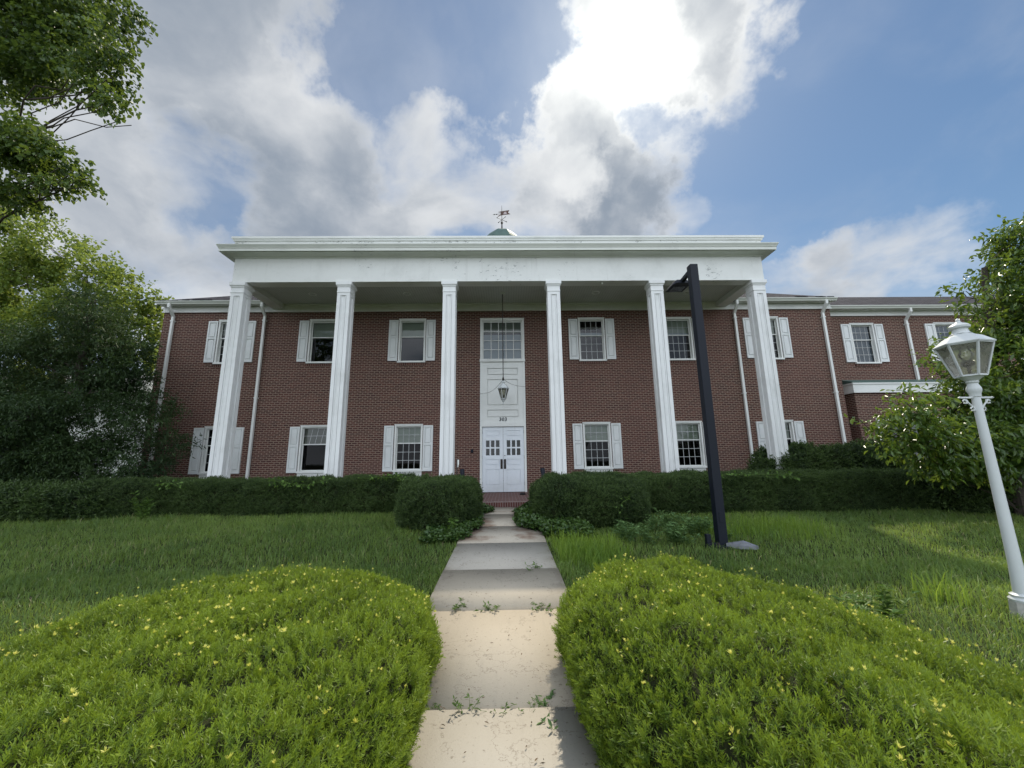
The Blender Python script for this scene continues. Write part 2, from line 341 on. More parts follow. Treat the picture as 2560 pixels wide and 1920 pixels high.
princ(_t, _o, _c, .9, .2, bump=_t.math('ADD', _a, _b3), bdist=.003, bstr=.5)
SOIL, _t, _o = mat("turf_soil"); _p = pos(_t); _n = _t.noise(_p, 3, 6, .65); _n2 = _t.noise(_p, 40, 3, .6)
princ(_t, _o, _t.mix(_t.math('MULTIPLY', _n2, .6), _t.mix(_n, (.022, .038, .010), (.045, .07, .018)), (.05, .04, .022)), .95, .1, bump=_n2, bdist=.02, bstr=.8)

# ------------------------------------------------------------------ ground and path
def zg(y): return -0.148+0.042*(min(max(y, -3.0), 11.1)-11.1)
def zgv(y): return -0.148+0.042*(np.clip(y, -3.0, 11.1)-11.1)
ys = [-400, -60, -12, -3, 0, 2, 4, 6, 8, 10, 11.1, 14, 18, 24, 40, 90, 300, 900]; xs = [-900, -200, -60, -25, -12, -6, 0, 6, 12, 25, 60, 200, 900]
V = [(x, y, zg(y)-.03) for y in ys for x in xs]; nx = len(xs)
F = [(j*nx+i, j*nx+i+1, (j+1)*nx+i+1, (j+1)*nx+i) for j in range(len(ys)-1) for i in range(nx-1)]
g = MB().add(V, F).build("ground", SOIL); tag(g, "rising front lawn soil reaching out to the horizon", "ground", kind='structure')
PX0, PX1 = -0.85, 0.70
joints = [-2.6, -1.1, 0.35, 1.60, 2.915, 4.47, 5.75, 7.25, 8.62, 10.0, 11.09]
V, F, T = [], [], []
tints = [.8, .5, .7, .35, .85, .95, .45, .75, .8, .7]
for i in range(len(joints)-1):
    a, b = joints[i]+.011, joints[i+1]-.011; dzs = [0, .004, -.003, .004, -.008, .012, -.004, 0.0, .006, 0][i]
    for y, zz in ((a, 0), (b, 0)):
        for x in (PX0, PX1): V.append((x, y, zg(y)+.018+dzs))
    for y in (a, b):
        for x in (PX0, PX1): V.append((x, y, zg(y)-.10))
    k = i*8
    F += [(k, k+1, k+3, k+2), (k, k+4, k+5, k+1), (k+2, k+3, k+7, k+6), (k, k+2, k+6, k+4), (k+1, k+5, k+7, k+3)]; T += [tints[i]]*8
p = arr_mesh("path", V, F, CONC, tint=np.array(T)); tag(p, "straight concrete slab path leading to the brick step", "path", kind='structure')

# ------------------------------------------------------------------ the brick building
D = 14.43; CF = 12.05; X0 = -0.0705
BLD = thing("brick_building", "two-storey red brick building with a white six-column portico and white shutters", "building", (X0, 18.0, -0.15))
WL, WR = -12.86, 12.72; WT = 6.775
UZ0, UZ1, LZ0, LZ1 = 4.7633, 6.4276, 0.7889, 2.4147
CXS = [X0+s*a for s in (-1, 1) for a in (3.4068, 6.7698, 10.1682)]
WH = 0.5019
def wall_face(m, x0, x1, z0, z1, y, holes, depth=.14):
    gx = sorted({x0, x1, *[h[0] for h in holes], *[h[1] for h in holes]}); gz = sorted({z0, z1, *[h[2] for h in holes], *[h[3] for h in holes]})
    for a, b in zip(gx[:-1], gx[1:]):
        for c, d in zip(gz[:-1], gz[1:]):
            mx, mz = (a+b)/2, (c+d)/2
            if any(h[0] < mx < h[1] and h[2] < mz < h[3] for h in holes): continue
            m.quad((a, y, c), (b, y, c), (b, y, d), (a, y, d))
    for h in holes:
        a, b, c, d = h; e = y+depth
        m.quad((a, y, c), (a, y, d), (a, e, d), (a, e, c)); m.quad((b, y, c), (b, e, c), (b, e, d), (b, y, d))
        m.quad((a, y, c), (a, e, c), (b, e, c), (b, y, c)); m.quad((a, y, d), (b, y, d), (b, e, d), (a, e, d))
DX0, DX1 = -0.908, 0.760
holes = []
for c in CXS: holes += [(c-WH, c+WH, UZ0, UZ1), (c-WH, c+WH, -.10, LZ1)]
holes.append((DX0, DX1, -.02, 6.43))
m = MB(); wall_face(m, WL, WR, -.6, WT+.25, D, holes)
YB = 27.0
m.quad((WL, YB, -.6), (WL, D, -.6), (WL, D, WT+.25), (WL, YB, WT+.25)); m.quad((WR, D, -.6), (WR, YB, -.6), (WR, YB, WT+.25), (WR, D, WT+.25))
m.quad((WR, YB, -.6), (WL, YB, -.6), (WL, YB, WT+.25), (WR, YB, WT+.25))
m.build("wall", BRICK, BLD)
# side wing, set back to the right
WY = 15.18; WX1 = 27.0; WWT = 6.73; wcx = [14.56, 18.05, 21.6, 25.1]
m = MB(); wh = [(c-.49, c+.49, 4.75, 6.40) for c in wcx]; wall_face(m, WR+.001, WX1, -.6, WWT+.2, WY, wh)
m.quad((WX1, WY, -.6), (WX1, 24, -.6), (WX1, 24, WWT+.2), (WX1, WY, WWT+.2)); m.quad((WX1, 24, -.6), (WR, 24, -.6), (WR, 24, WWT+.2), (WX1, 24, WWT+.2))
m.build("wing_wall", BRICK, BLD)
# bay with a copper roof on the wing
m = MB(); m.box(13.4, 18.9, WY-.42, WY-.001, -.6, 3.47); m.build("bay_wall", BRICK, BLD)
m = MB(); m.box(13.34, 18.96, WY-.50, WY-.001, 3.472, 3.80); m.box(13.31, 18.99, WY-.53, WY-.001, 3.80, 3.86); m.build("bay_fascia", WHITE, BLD)
m = MB(); m.prism_x([(WY-.54, 3.862), (WY-.001, 3.862), (WY-.001, 4.06), (WY-.54, 3.90)], 13.30, 19.0); m.build("bay_roof", COPPER, BLD)
for c in (14.9, 17.2):
    f = MB(); f.box(c-.85, c-.76, WY-.45, WY-.421, .7, 2.5); f.box(c+.76, c+.85, WY-.45, WY-.421, .7, 2.5); f.box(c-.76, c+.76, WY-.45, WY-.421, 2.4, 2.5); f.box(c-.76, c+.76, WY-.45, WY-.421, .7, .8)
    w = f.build("window", WHITE, BLD); MB().box(c-.76, c+.76, WY-.43, WY-.421, .8, 2.4).build("pane", simple("bay_glass", (.02, .025, .03), .05, .6), w)

# frieze boards, gutters, downspouts
m = MB(); m.box(WL-.03, WR+.03, D-.035, D-.001, 6.80, 7.06); m.box(WL-.05, WR+.05, D-.06, D-.036, 6.745, 6.798); m.box(WL-.05, WR+.05, D-.036, D-.001, 6.745, 6.798)
m.box(WL-.03, -9.0, D-.30, D-.061, 6.975, 6.998); m.box(8.88, WR+.03, D-.30, D-.061, 6.975, 6.998); m.build("frieze_board", WHITE, BLD)
m = MB(); m.box(WR+.06, WX1, WY-.035, WY-.001, 6.78, 6.95); m.box(WR+.06, WX1, WY-.06, WY-.001, 6.725, 6.778); m.box(WR+.06, WX1, WY-.32, WY-.036, 6.93, 6.948); m.build("frieze_board", WHITE, BLD)
gp = lambda y, z: [(y, z), (y-.07, z+.005), (y-.085, z+.05), (y-.12, z+.09), (y-.125, z+.125), (y-.11, z+.125), (y-.005, z+.115)]
for a_, b_ in ((WL-.05, -9.02), (8.90, WR+.07)): MB().prism_x(gp(D-.26, 6.965), a_, b_).build("gutter", GUT, BLD)
m = MB(); m.prism_x(gp(WY-.28, 6.925), WR+.075, WX1+.1); m.build("gutter", GUT, BLD)
def downspout(x, yf, ztop, zbot=-.15):
    m = MB(); yg = yf-.33
    m.tube([(x, yg, ztop), (x, yg, ztop-.13), (x, yf-.075, ztop-.42), (x, yf-.075, ztop-.60), (x, yf-.075, zbot+.1), (x, yf-.075, zbot)], .058, 4, up=(0, -1, .001))
    for z in (ztop-.62, (ztop+zbot)/2): m.box(x-.062, x+.062, yf-.125, yf-.002, z, z+.04)
    m.build("downspout", WHITE, BLD)
for x in (-12.44, -9.03, 8.90, 12.36): downspout(x, D, 7.0)
downspout(16.40, WY, 6.94)

# roofs
e0, e1, ef, eb, ez, sp = WL-.05, WR+.07, D-.37, YB+.3, 7.09, .55
hr = (eb-ef)/2; zr = ez+sp*hr; yr = ef+hr
m = MB(); m.add([(e0, ef, ez), (e1, ef, ez), (e1, eb, ez), (e0, eb, ez), (e0+hr, yr, zr), (e1-hr, yr, zr), (e0, ef, ez-.03), (e1, ef, ez-.03), (e1, eb, ez-.03), (e0, eb, ez-.03)],
                [(0, 1, 5, 4), (1, 2, 5), (2, 3, 4, 5), (3, 0, 4), (0, 6, 7, 1), (1, 7, 8, 2), (3, 9, 6, 0), (6, 9, 8, 7)])
for k in range(70):   # ragged slate butts along the eave
    x = e0+.1+(e1-e0-.2)*random.random()
    if -9.2 < x < 9.0: continue
    m.box(x-.13, x+.13, ef-.03, ef+.25, ez+.003+random.random()*.01, ez+.02+random.random()*.02)
roof = m.build("roof", SLATE, BLD)
m = MB(); wy0, wz0 = WY-.36, 7.06; wyr, wzr = 19.2, 9.27
m.add([(8.9, wyr, wzr), (WX1+.2, wyr, wzr), (WX1+.2, wy0, wz0), (12.80, wy0, wz0), (WX1+.2, 23.6, wz0), (12.8, 23.6, wz0), (WX1+.2, wy0, wz0-.03), (12.80, wy0, wz0-.03)],
      [(3, 2, 1, 0), (0, 1, 4, 5), (2, 4, 1), (3, 7, 6, 2)]); m.build("roof", SLATE, BLD)

# windows with shutters
def window(cx, y, z0, z1, hw, up_m, lo_m, blind=0.0, bmat=None, lower=False, brick_sill=True, fallen=False, strip=0.0):
    cw = .058; f = MB()
    f.box(cx-hw, cx-hw+cw, y-.03, y+.13, z0, z1); f.box(cx+hw-cw, cx+hw, y-.03, y+.13, z0, z1); f.box(cx-hw+cw, cx+hw-cw, y-.03, y+.13, z1-cw, z1)
    f.box(cx-hw-.012, cx+hw+.012, y-.05, y-.031, z1-.012, z1+.02)
    w = f.build("window", WHITE, BLD)
    MB().box(cx-hw-.02, cx+hw+.02, y-.075, y+.13, z0-.035, z0+.028).build("sill", WHITE, w)
    gx0, gx1, gz0, gz1 = cx-hw+cw, cx+hw-cw, z0+.029, z1-cw; zm = gz1-.39*(gz1-gz0); s = .036
    q = MB(); yu, yl = y+.065, y+.095
    for a, b, c, d, yy in ((gx0, gx1, zm-.02, gz1, yu), (gx0, gx1, gz0, zm+.018, yl)):
        q.box(a, a+s*.8, yy, yy+.028, c, d); q.box(b-s*.8, b, yy, yy+.028, c, d); q.box(a+s*.8, b-s*.8, yy, yy+.028, c, c+s); q.box(a+s*.8, b-s*.8, yy, yy+.028, d-s, d)
    q.build("sash", WHITE, w)
    MB().quad((gx0+.03, yu+.014, zm), (gx1-.03, yu+.014, zm), (gx1-.03, yu+.014, gz1-.03), (gx0+.03, yu+.014, gz1-.03)).build("pane", PANE if blind > .2 or strip else PANED, w)
    MB().quad((gx0+.03, yl+.014, gz0+.03), (gx1-.03, yl+.014, gz0+.03), (gx1-.03, yl+.014, zm), (gx0+.03, yl+.014, zm)).build("pane", PANE if blind > .9 else (PANEL_ if lower else PANED), w)
    if up_m or lo_m:
        mu = MB(); iw = gx1-gx0-.07; h = .0075
        if up_m:
            tl = -.10 if fallen else 0
            for i in (1, 2, 3):
                x = gx0+.035+iw*i/4
                mu.add([(x-h, yu+.004, zm+.02), (x+h, yu+.004, zm+.02), (x+h-tl, yu+.004, gz1-.03), (x-h-tl, yu+.004, gz1-.03)], [(0, 1, 2, 3)])
            zc = (zm+gz1)/2; mu.box(gx0+.03, gx1-.03, yu+.005, yu+.013, zc-h, zc+h)
        if lo_m:
            for i in (1, 2, 3): x = gx0+.035+iw*i/4; mu.box(x-h, x+h, yl+.004, yl+.013, gz0+.04, zm-.02)
            for i in (1, 2): zc = gz0+.04+(zm-gz0-.06)*i/3; mu.box(gx0+.03, gx1-.03, yl+.003, yl+.012, zc-h, zc+h)
        mu.build("muntins", MUNT, w)
    if blind: MB().box(gx0+.01, gx1-.01, y+.16, y+.166, gz1-blind*(gz1-gz0), gz1).build("roller_blind", bmat or BLIND, w)
    if strip: MB().box(gx0+.01, gx1-.01, y+.168, y+.172, zm-.01, zm+strip).build("roller_blind", BLINDW, w)
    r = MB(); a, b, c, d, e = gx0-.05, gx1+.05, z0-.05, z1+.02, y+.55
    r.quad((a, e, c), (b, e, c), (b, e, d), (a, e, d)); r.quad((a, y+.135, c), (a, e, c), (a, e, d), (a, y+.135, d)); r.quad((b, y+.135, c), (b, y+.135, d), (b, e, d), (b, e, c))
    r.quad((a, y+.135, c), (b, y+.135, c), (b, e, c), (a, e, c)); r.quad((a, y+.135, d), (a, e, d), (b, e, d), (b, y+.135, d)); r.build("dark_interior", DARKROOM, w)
    if lower:
        ap = MB(); ap.box(cx-hw, cx+hw, y-.012, y+.13, -.10, z0-.036); ap.box(cx-hw, cx-hw+.10, y-.026, y-.013, -.10, z0-.036); ap.box(cx+hw-.10, cx+hw, y-.026, y-.013, -.10, z0-.036)
        ap.box(cx-hw+.10, cx+hw-.10, y-.026, y-.013, z0-.13, z0-.036); ap.box(cx-hw+.14, cx+hw-.14, y-.02, y-.013, .0, z0-.17); ap.build("apron_panel", WHITE, w)
    elif brick_sill: MB().box(cx-hw-.03, cx+hw+.03, y-.03, y-.001, z0-.135, z0-.036).build("brick_sill", ROWLOCK, w)
    st, sb = z1-.03, (z0-.02 if lower else z0+.035)
    for sg in (-1, 1):
        a, b = sorted((cx+sg*(hw+.028), cx+sg*(hw+.375))); y1, y0 = y-.004, y-.050; h = MB(); zmid = st-.42*(st-sb); fr = .05
        h.box(a, b, y-.014, y1, sb, st)
        h.box(a, a+fr, y0, y-.0145, sb, st); h.box(b-fr, b, y0, y-.0145, sb, st)
        for c, d in ((sb, sb+.10), (zmid-.03, zmid+.03), (st-.055, st)): h.box(a+fr, b-fr, y0, y-.0145, c, d)
        for c, d in ((sb+.10, zmid-.03), (zmid+.03, st-.055)):
            c += .022; d -= .022; x0, x1 = a+fr+.022, b-fr-.022; i = .02
            h.add([(x0, y-.0145, c), (x1, y-.0145, c), (x1, y-.0145, d), (x0, y-.0145, d), (x0+i, y-.046, c+i), (x1-i, y-.046, c+i), (x1-i, y-.046, d-i), (x0+i, y-.046, d-i)],
                  [(0, 1, 5, 4), (1, 2, 6, 5), (2, 3, 7, 6), (3, 0, 4, 7), (4, 5, 6, 7)])
        h.build("shutter", SHUT, BLD)
L1, L2, L3, L4, L5, L6 = CXS[2], CXS[1], CXS[0], CXS[3], CXS[4], CXS[5]
window(L1, D, UZ0, UZ1, WH, 1, 1, .3); window(L2, D, UZ0, UZ1, WH, 0, 0, .42); window(L3, D, UZ0, UZ1, WH, 0, 0, .36, strip=.10)
window(L4, D, UZ0, UZ1, WH, 1, 1, 0, strip=.15); window(L5, D, UZ0, UZ1, WH, 1, 1, .33, strip=.12); window(L6, D, UZ0, UZ1, WH, 1, 1, .5)
window(L1, D, LZ0, LZ1, WH, 1, 1, 0, lower=True); window(L2, D, LZ0, LZ1, WH, 1, 0, .38, simple("dim_blind", (.20, .21, .17), .9, .1), lower=True, fallen=True)
window(L3, D, LZ0, LZ1, WH, 1, 1, .40, lower=True); window(L4, D, LZ0, LZ1, WH, 1, 1, .43, lower=True); window(L5, D, LZ0, LZ1, WH, 1, 1, .43, lower=True); window(L6, D, LZ0, LZ1, WH, 1, 1, .43, lower=True)
for c in wcx: window(c, WY, 4.75, 6.40, .49, 1, 1, 1.0, BLINDD)

# entrance: tall white surround with window, panels, number and double door
DC = (DX0+DX1)/2; DW = (DX1-DX0)/2
s = MB(); s.box(DX0, DX0+.075, D-.03, D+.12, -.02, 6.43); s.box(DX1-.075, DX1, D-.03, D+.12, -.02, 6.43); s.box(DX0+.075, DX1-.075, D-.03, D+.12, 6.35, 6.43)
s.box(DX0+.075, DX1-.075, D-.03, D+.12, 2.315, 2.46); s.box(DX0-.015, DX1+.015, D-.06, D+.12, 4.735, 4.83); s.box(DX0-.015, DX1+.015, D-.055, D-.031, 6.43, 6.45)
s.box(DX0+.075, DX1-.075, D-.02, D-.0, 2.461, 2.478)
ent = s.build("entrance_surround", WHITE, BLD)
b = MB(); xa, xb = DX0+.075, DX1-.075; pz = [(4.238, 4.50), (3.095, 4.07), (2.655, 2.93)]; px0, px1 = DC-.566, DC+.566
b.box(xa, xb, D+.055, D+.07, 2.48, 4.734)
zc = 4.734
for z0, z1 in pz: b.box(px0, px1, D+.004, D+.054, z1, zc); zc = z0
b.box(px0, px1, D+.004, D+.054, 2.48, zc); b.box(xa, px0, D+.004, D+.054, 2.48, 4.734); b.box(px1, xb, D+.004, D+.054, 2.48, 4.734)
for z0, z1 in pz: b.box(px0+.028, px1-.028, D+.012, D+.054, z0+.028, z1-.028)
b.build("transom_panel", WHITE, ent)
q = MB(); q.box(xa, xa+.05, D+.04, D+.08, 4.83, 6.35); q.box(xb-.05, xb, D+.04, D+.08, 4.83, 6.35); q.box(xa+.05, xb-.05, D+.04, D+.08, 6.30, 6.35); q.box(xa+.05, xb-.05, D+.04, D+.08, 4.83, 4.87)
w = q.build("window", WHITE, BLD); mu = MB(); gx0, gx1, gz0, gz1 = xa+.05, xb-.05, 4.87, 6.30
for i in range(1, 5): x = gx0+(gx1-gx0)*i/5; mu.box(x-.011, x+.011, D+.05, D+.062, gz0, gz1)
for i in range(1, 4): z = gz0+(gz1-gz0)*i/4; mu.box(gx0, gx1, D+.049, D+.061, z-.011, z+.011)
mu.build("muntins", WHITE, w)
MB().quad((gx0, D+.065, gz0), (gx1, D+.065, gz0), (gx1, D+.065, gz1), (gx0, D+.065, gz1)).build("pane", PANE, w)
MB().box(gx0, gx1, D+.12, D+.125, 5.90, gz1).build("roller_blind", simple("olive_blind", (.22, .25, .21), .9, .1), w)
MB().box(gx0, gx1, D+.14, D+.145, gz0, 5.84).build("roller_blind", BLINDW, w)  # this sheet's bluish grey imitates the reflection on the lower glass
MB().box(gx0-.02, gx1+.02, D+.4, D+.41, gz0-.1, gz1+.1).build("dark_interior", DARKROOM, w)
for sg in (-1, 1):
    dr = MB(); dh = 2.30; dwid = .752
    X = lambda o: DC+sg*o     # offset from the meeting line
    def bx(mm, o0, o1, y0, y1, z0, z1): a, c = sorted((X(o0), X(o1))); mm.box(a, c, y0, y1, z0, z1)
    Y0, Y1 = D+.035, D+.075
    cols = [(.13, .262), (.312, .44), (.49, .62)]; rows = [(1.577, 1.822), (1.286, 1.529)]
    bx(dr, .004, .13, Y0, Y1, .01, dh); bx(dr, .62, dwid, Y0, Y1, .01, dh)
    bx(dr, .13, .62, Y0, Y1, 1.822, 1.97); bx(dr, .13, .62, Y0, Y1, 2.17, dh); bx(dr, .13, .62, Y0, Y1, 1.15, 1.286); bx(dr, .13, .62, Y0, Y1, .797, .946); bx(dr, .13, .62, Y0, Y1, .01, .256); bx(dr, .13, .62, Y0, Y1, 1.529, 1.577)
    for z0, z1 in rows: bx(dr, .262, .312, Y0, Y1, z0, z1); bx(dr, .44, .49, Y0, Y1, z0, z1)
    for z0, z1 in ((1.97, 2.17), (.946, 1.15), (.256, .797)): bx(dr, .13, .62, Y0+.03, Y1-.005, z0, z1); bx(dr, .15, .60, Y0+.004, Y0+.029, z0+.02, z1-.02)
    d_ = dr.build("door", DOORP, BLD)
    pn = MB(); bx(pn, .13, .62, Y0+.02, Y0+.03, 1.286, 1.822); pn.build("pane", simple("door_glass", (.010, .012, .012), .08, .5), d_)
    hd = MB(); bx(hd, .022, .10, Y0-.012, Y0-.001, .807, 1.15); bx(hd, .045, .075, Y0-.06, Y0-.04, .86, 1.10); bx(hd, .045, .075, Y0-.039, Y0-.013, .86, .885); bx(hd, .045, .075, Y0-.039, Y0-.013, 1.075, 1.10)
    hd.build("handle", DKMETAL, d_)
    hg = MB()
    for z in (.30, 1.22, 2.12): bx(hg, dwid-.004, dwid+.012, Y0-.008, Y0+.01, z-.06, z+.06)
    hg.build("hinge", simple("hinge_metal", (.10, .11, .11), .4, .5, .6), d_)
    if sg > 0:
        lk = MB(); lk.tube([(X(.06), Y0-.012, 1.275), (X(.06), Y0-.001, 1.275)], .016, 10); lk.build("lock", DKMETAL, d_)
MB().box(DX0+.07, DX1-.07, D-.05, D+.12, -.01, .012).build("threshold", DKMETAL, ent)
cu = bpy.data.curves.new("house_number", 'FONT'); cu.body = "303"; cu.size = .18; cu.extrude = .006; cu.align_x = 'CENTER'; cu.space_character = 1.12; cu.shear = .08; cu.offset = .003
no = bpy.data.objects.new("house_number", cu); COL.objects.link(no); cu.materials.append(NUM)
_me = bpy.data.meshes.new_from_object(no); bpy.data.objects.remove(no); _me.transform(Matrix.Translation((DC, D-.003, 2.517)) @ Matrix.Rotation(rad(90), 4, 'X'))
no = bpy.data.objects.new("house_number", _me); COL.objects.link(no); adopt(no, ent)
# card reader beside the door
m = MB(); m.box(-1.235, -1.145, D-.05, D-.001, 1.39, 1.51); m.box(-1.215, -1.165, D-.06, D-.051, 1.41, 1.45); m.build("card_reader", BLACKP, BLD, bevel=.004)

# portico: columns, entablature, ceiling
SPC, CW = 3.3907, .4063
for i in range(6):
    cx = X0+SPC*(i-2.5); h = CW/2; y0, y1 = CF, CF+CW; r = .034; e = .108; zt, zb = 6.49, -.16
    c = MB(); c.box(cx-h+r, cx+h-r, y0+r, y1-r, zb, zt)
    for (a, b_) in ((cx-h, cx-h+e), (cx+h-e, cx+h)):
        for (c_, d_) in ((y0, y0+e), (y1-e, y1)): c.box(a, b_, c_, d_, zb, zt)
    for z0, z1 in ((zb, zb+.25), (zt-.10, zt)):
        c.box(cx-h+e, cx+h-e, y0, y0+r-.001, z0, z1); c.box(cx-h+e, cx+h-e, y1-r+.001, y1, z0, z1); c.box(cx-h, cx-h+r-.001, y0+e, y1-e, z0, z1); c.box(cx+h-r+.001, cx+h, y0+e, y1-e, z0, z1)
    for sx in (-1, 1):   # bead inside each recess
        for (ya, yb) in ((y0+.004, y0+r-.001), (y1-r+.001, y1-.004)): xx = cx+sx*(h-e-.030); c.box(xx-.012, xx+.012, ya+.006, yb-.0, zb+.25, zt-.10)
        for yy in (y0+e+.030, y1-e-.030):
            a, b_ = sorted((cx+sx*(h-.004), cx+sx*(h-r+.001))); c.box(a, b_, yy-.012, yy+.012, zb+.25, zt-.10)
    co = c.build("column", COLP, BLD)
    k = MB(); yc = (y0+y1)/2
    for hh, z0, z1 in ((h+.014, zt, zt+.028), (h+.002, zt+.028, zt+.19), (h+.022, zt+.19, zt+.215), (h+.05, zt+.25, 6.849)): k.box(cx-hh, cx+hh, yc-hh, yc+hh, z0, z1)
    a, b_, z0, z1 = h+.022, h+.05, zt+.215, zt+.25
    k.add([(cx-a, yc-a, z0), (cx+a, yc-a, z0), (cx+a, yc+a, z0), (cx-a, yc+a, z0), (cx-b_, yc-b_, z1), (cx+b_, yc-b_, z1), (cx+b_, yc+b_, z1), (cx-b_, yc+b_, z1)], [(0, 1, 5, 4), (1, 2, 6, 5), (2, 3, 7, 6), (3, 0, 4, 7)])
    k.build("capital", COLP, co)
    p_ = MB()
    for hh, z0, z1 in ((h+.06, -.2, .02), (h+.03, .02, .07)): p_.box(cx-hh, cx+hh, yc-hh, yc+hh, z0, z1)
    p_.build("plinth", COLP, co)
PL, PR = X0-2.5*SPC-CW/2, X0+2.5*SPC+CW/2
YE = D-.037
m = MB(); m.box(PL, PR, CF, CF+.39, 6.85, 7.68); m.box(PL, PL+.39, CF+.39, YE, 6.85, 7.68); m.box(PR-.39, PR, CF+.39, YE, 6.85, 7.68); m.build("frieze", PEEL, BLD)
def ringprof(m, prof):
    """U-shaped cornice: outline of (projection, z) run along the front and both sides with mitred corners"""
    n = len(prof); yb = D+2.2; rows = [[(PL-o, yb, z) for o, z in prof], [(PL-o, CF-o, z) for o, z in prof], [(PR+o, CF-o, z) for o, z in prof], [(PR+o, yb, z) for o, z in prof]]
    vs = [v for r in rows for v in r]; fs = [(j*n+i, j*n+(i+1) % n, (j+1)*n+(i+1) % n, (j+1)*n+i) for j in range(3) for i in range(n)]
    m.add(vs, [f[::-1] for f in fs])
m = MB(); ringprof(m, [(-.2, 7.681), (.03, 7.681), (.035, 7.705), (.06, 7.72), (.27, 7.745), (.27, 7.785), (.325, 7.765), (.325, 7.862), (.338, 7.865), (.345, 7.89), (.385, 7.965), (.385, 7.985), (-.2, 8.03)]); m.build("cornice", paint("cornice_paint", (.70, .72, .66), peel=.1), BLD)
m = MB(); ringprof(m, [(-.3, 8.0), (.04, 8.0), (.04, 8.27), (-.3, 8.27)]); m.build("parapet", paint("flaking_paint", peel=1.15), BLD)
m = MB(); ringprof(m, [(-.3, 8.271), (.085, 8.271), (.085, 8.315), (.10, 8.325), (.12, 8.335), (.12, 8.405), (-.3, 8.45)]); m.build("parapet_cap", WHITE, BLD)
MB().box(PL-.1, PR+.1, CF+.05, D+2.2, 8.10, 8.20).build("portico_roof", simple("roof_membrane", (.08, .08, .085), .9, .1), BLD)
MB().box(PL+.39, PR-.39, CF+.39, D-.037, 7.035, 7.056).build("portico_ceiling", CEIL, BLD)
m = MB(); m.box(PL+.39, PR-.39, D-.09, D-.036, 6.99, 7.034); m.box(PL+.39, PR-.39, CF+.391, CF+.44, 6.98, 7.034); m.build("ceiling_trim", WHITE, BLD)
for x in (-6.84, -3.47, 3.33, 6.70):
    MB().lathe([(.14, 7.036), (.14, 7.018), (.105, 7.012), (.10, 7.03)], (x, 13.4), 20, caps=False).add([], []).build("ceiling_light", WHITE, BLD)
m = MB(); m.lathe([(.035, 6.852), (.04, 6.83), (.03, 6.80), (.012, 6.785)], (3.26, 12.2), 12); m.build("camera_dome", WHITE, BLD, smooth=True)

# cupola on the roof ridge
CY = yr
m = MB(); m.lathe([(.80, zr-.9), (.86, 12.8), (1.02, 12.9), (1.02, 13.07)], (X0, CY), 8, rad(22.5)); cup = m.build("cupola", WHITE, BLD)
m = MB(); m.lathe([(1.10, 13.07), (1.06, 13.28), (.94, 13.52), (.74, 13.75), (.50, 13.93), (.26, 14.06), (.19, 14.06), (.10, 14.03)], (X0, CY), 8, rad(22.5)); m.build("dome", COPPER, cup)
WV = thing("weathervane", "swallow-tailed banner weathervane on a spire above the green cupola", "weathervane", (X0, CY, 14.030))
m = MB(); m.lathe([(.05, 14.020), (.032, 14.470), (.05, 14.510), (.075, 14.570), (.05, 14.630), (.016, 14.680), (.014, 15.230), (.008, 15.680)], (X0, CY), 8); m.build("spindle", IRON, WV)
for k, (dx, dy) in enumerate(((.8, .6), (-.8, -.6), (.6, -.8), (-.6, .8))):
    a = MB(); a.tube([(X0, CY, 14.770), (X0+dx*.30, CY+dy*.30, 14.770)], .012, 5)
    nx_, ny_ = -dy, dx
    if k % 2 == 0: a.add([(X0+dx*.30-.0*nx_, CY+dy*.30, 14.730), (X0+dx*.40, CY+dy*.40, 14.770), (X0+dx*.30, CY+dy*.30, 14.830)], [(0, 1, 2)])
    else: a.lathe([(.0, 14.730), (.04, 14.770), (.0, 14.810)], (X0+dx*.33, CY+dy*.33), 6, caps=False)
    a.build("compass_arm", IRON, WV)
def plate(m, pts, y, th=.012):
    n = len(pts); m.add([(x, y-th/2, z) for x, z in pts]+[(x, y+th/2, z) for x, z in pts], [tuple(range(n)), tuple(range(n, 2*n))[::-1]]+[(i, n+i, n+(i+1) % n, (i+1) % n) for i in range(n)])
m = MB(); plate(m, [(X0-.06, 15.050), (X0+.50, 15.130), (X0+.36, 15.230), (X0+.44, 15.390), (X0-.06, 15.310), (X0-.22, 15.260), (X0-.06, 15.230), (X0-.06, 15.120), (X0-.24, 15.000), (X0-.23, 14.960)], CY); bn = m.build("banner", simple("rust_banner", (.13, .075, .06), .7, .3), WV)
m = MB(); plate(m, [(X0+.09, 15.100), (X0+.30, 15.130), (X0+.26, 15.250), (X0+.27, 15.300), (X0+.20, 15.260), (X0+.14, 15.270)], CY-.012, .008); m.build("emblem", simple("pale_emblem", (.5, .42, .42), .6, .3), bn)
m = MB(); m.tube([(X0-.03, CY, 15.160), (X0-.42, CY, 15.110)], .012, 5); m.lathe([(0, 15.075), (.045, 15.115), (0, 15.160)], (X0-.30, CY), 6, caps=False); plate(m, [(X0-.40, 15.080), (X0-.53, 15.095), (X0-.40, 15.150)], CY); m.build("arrow", IRON, WV)

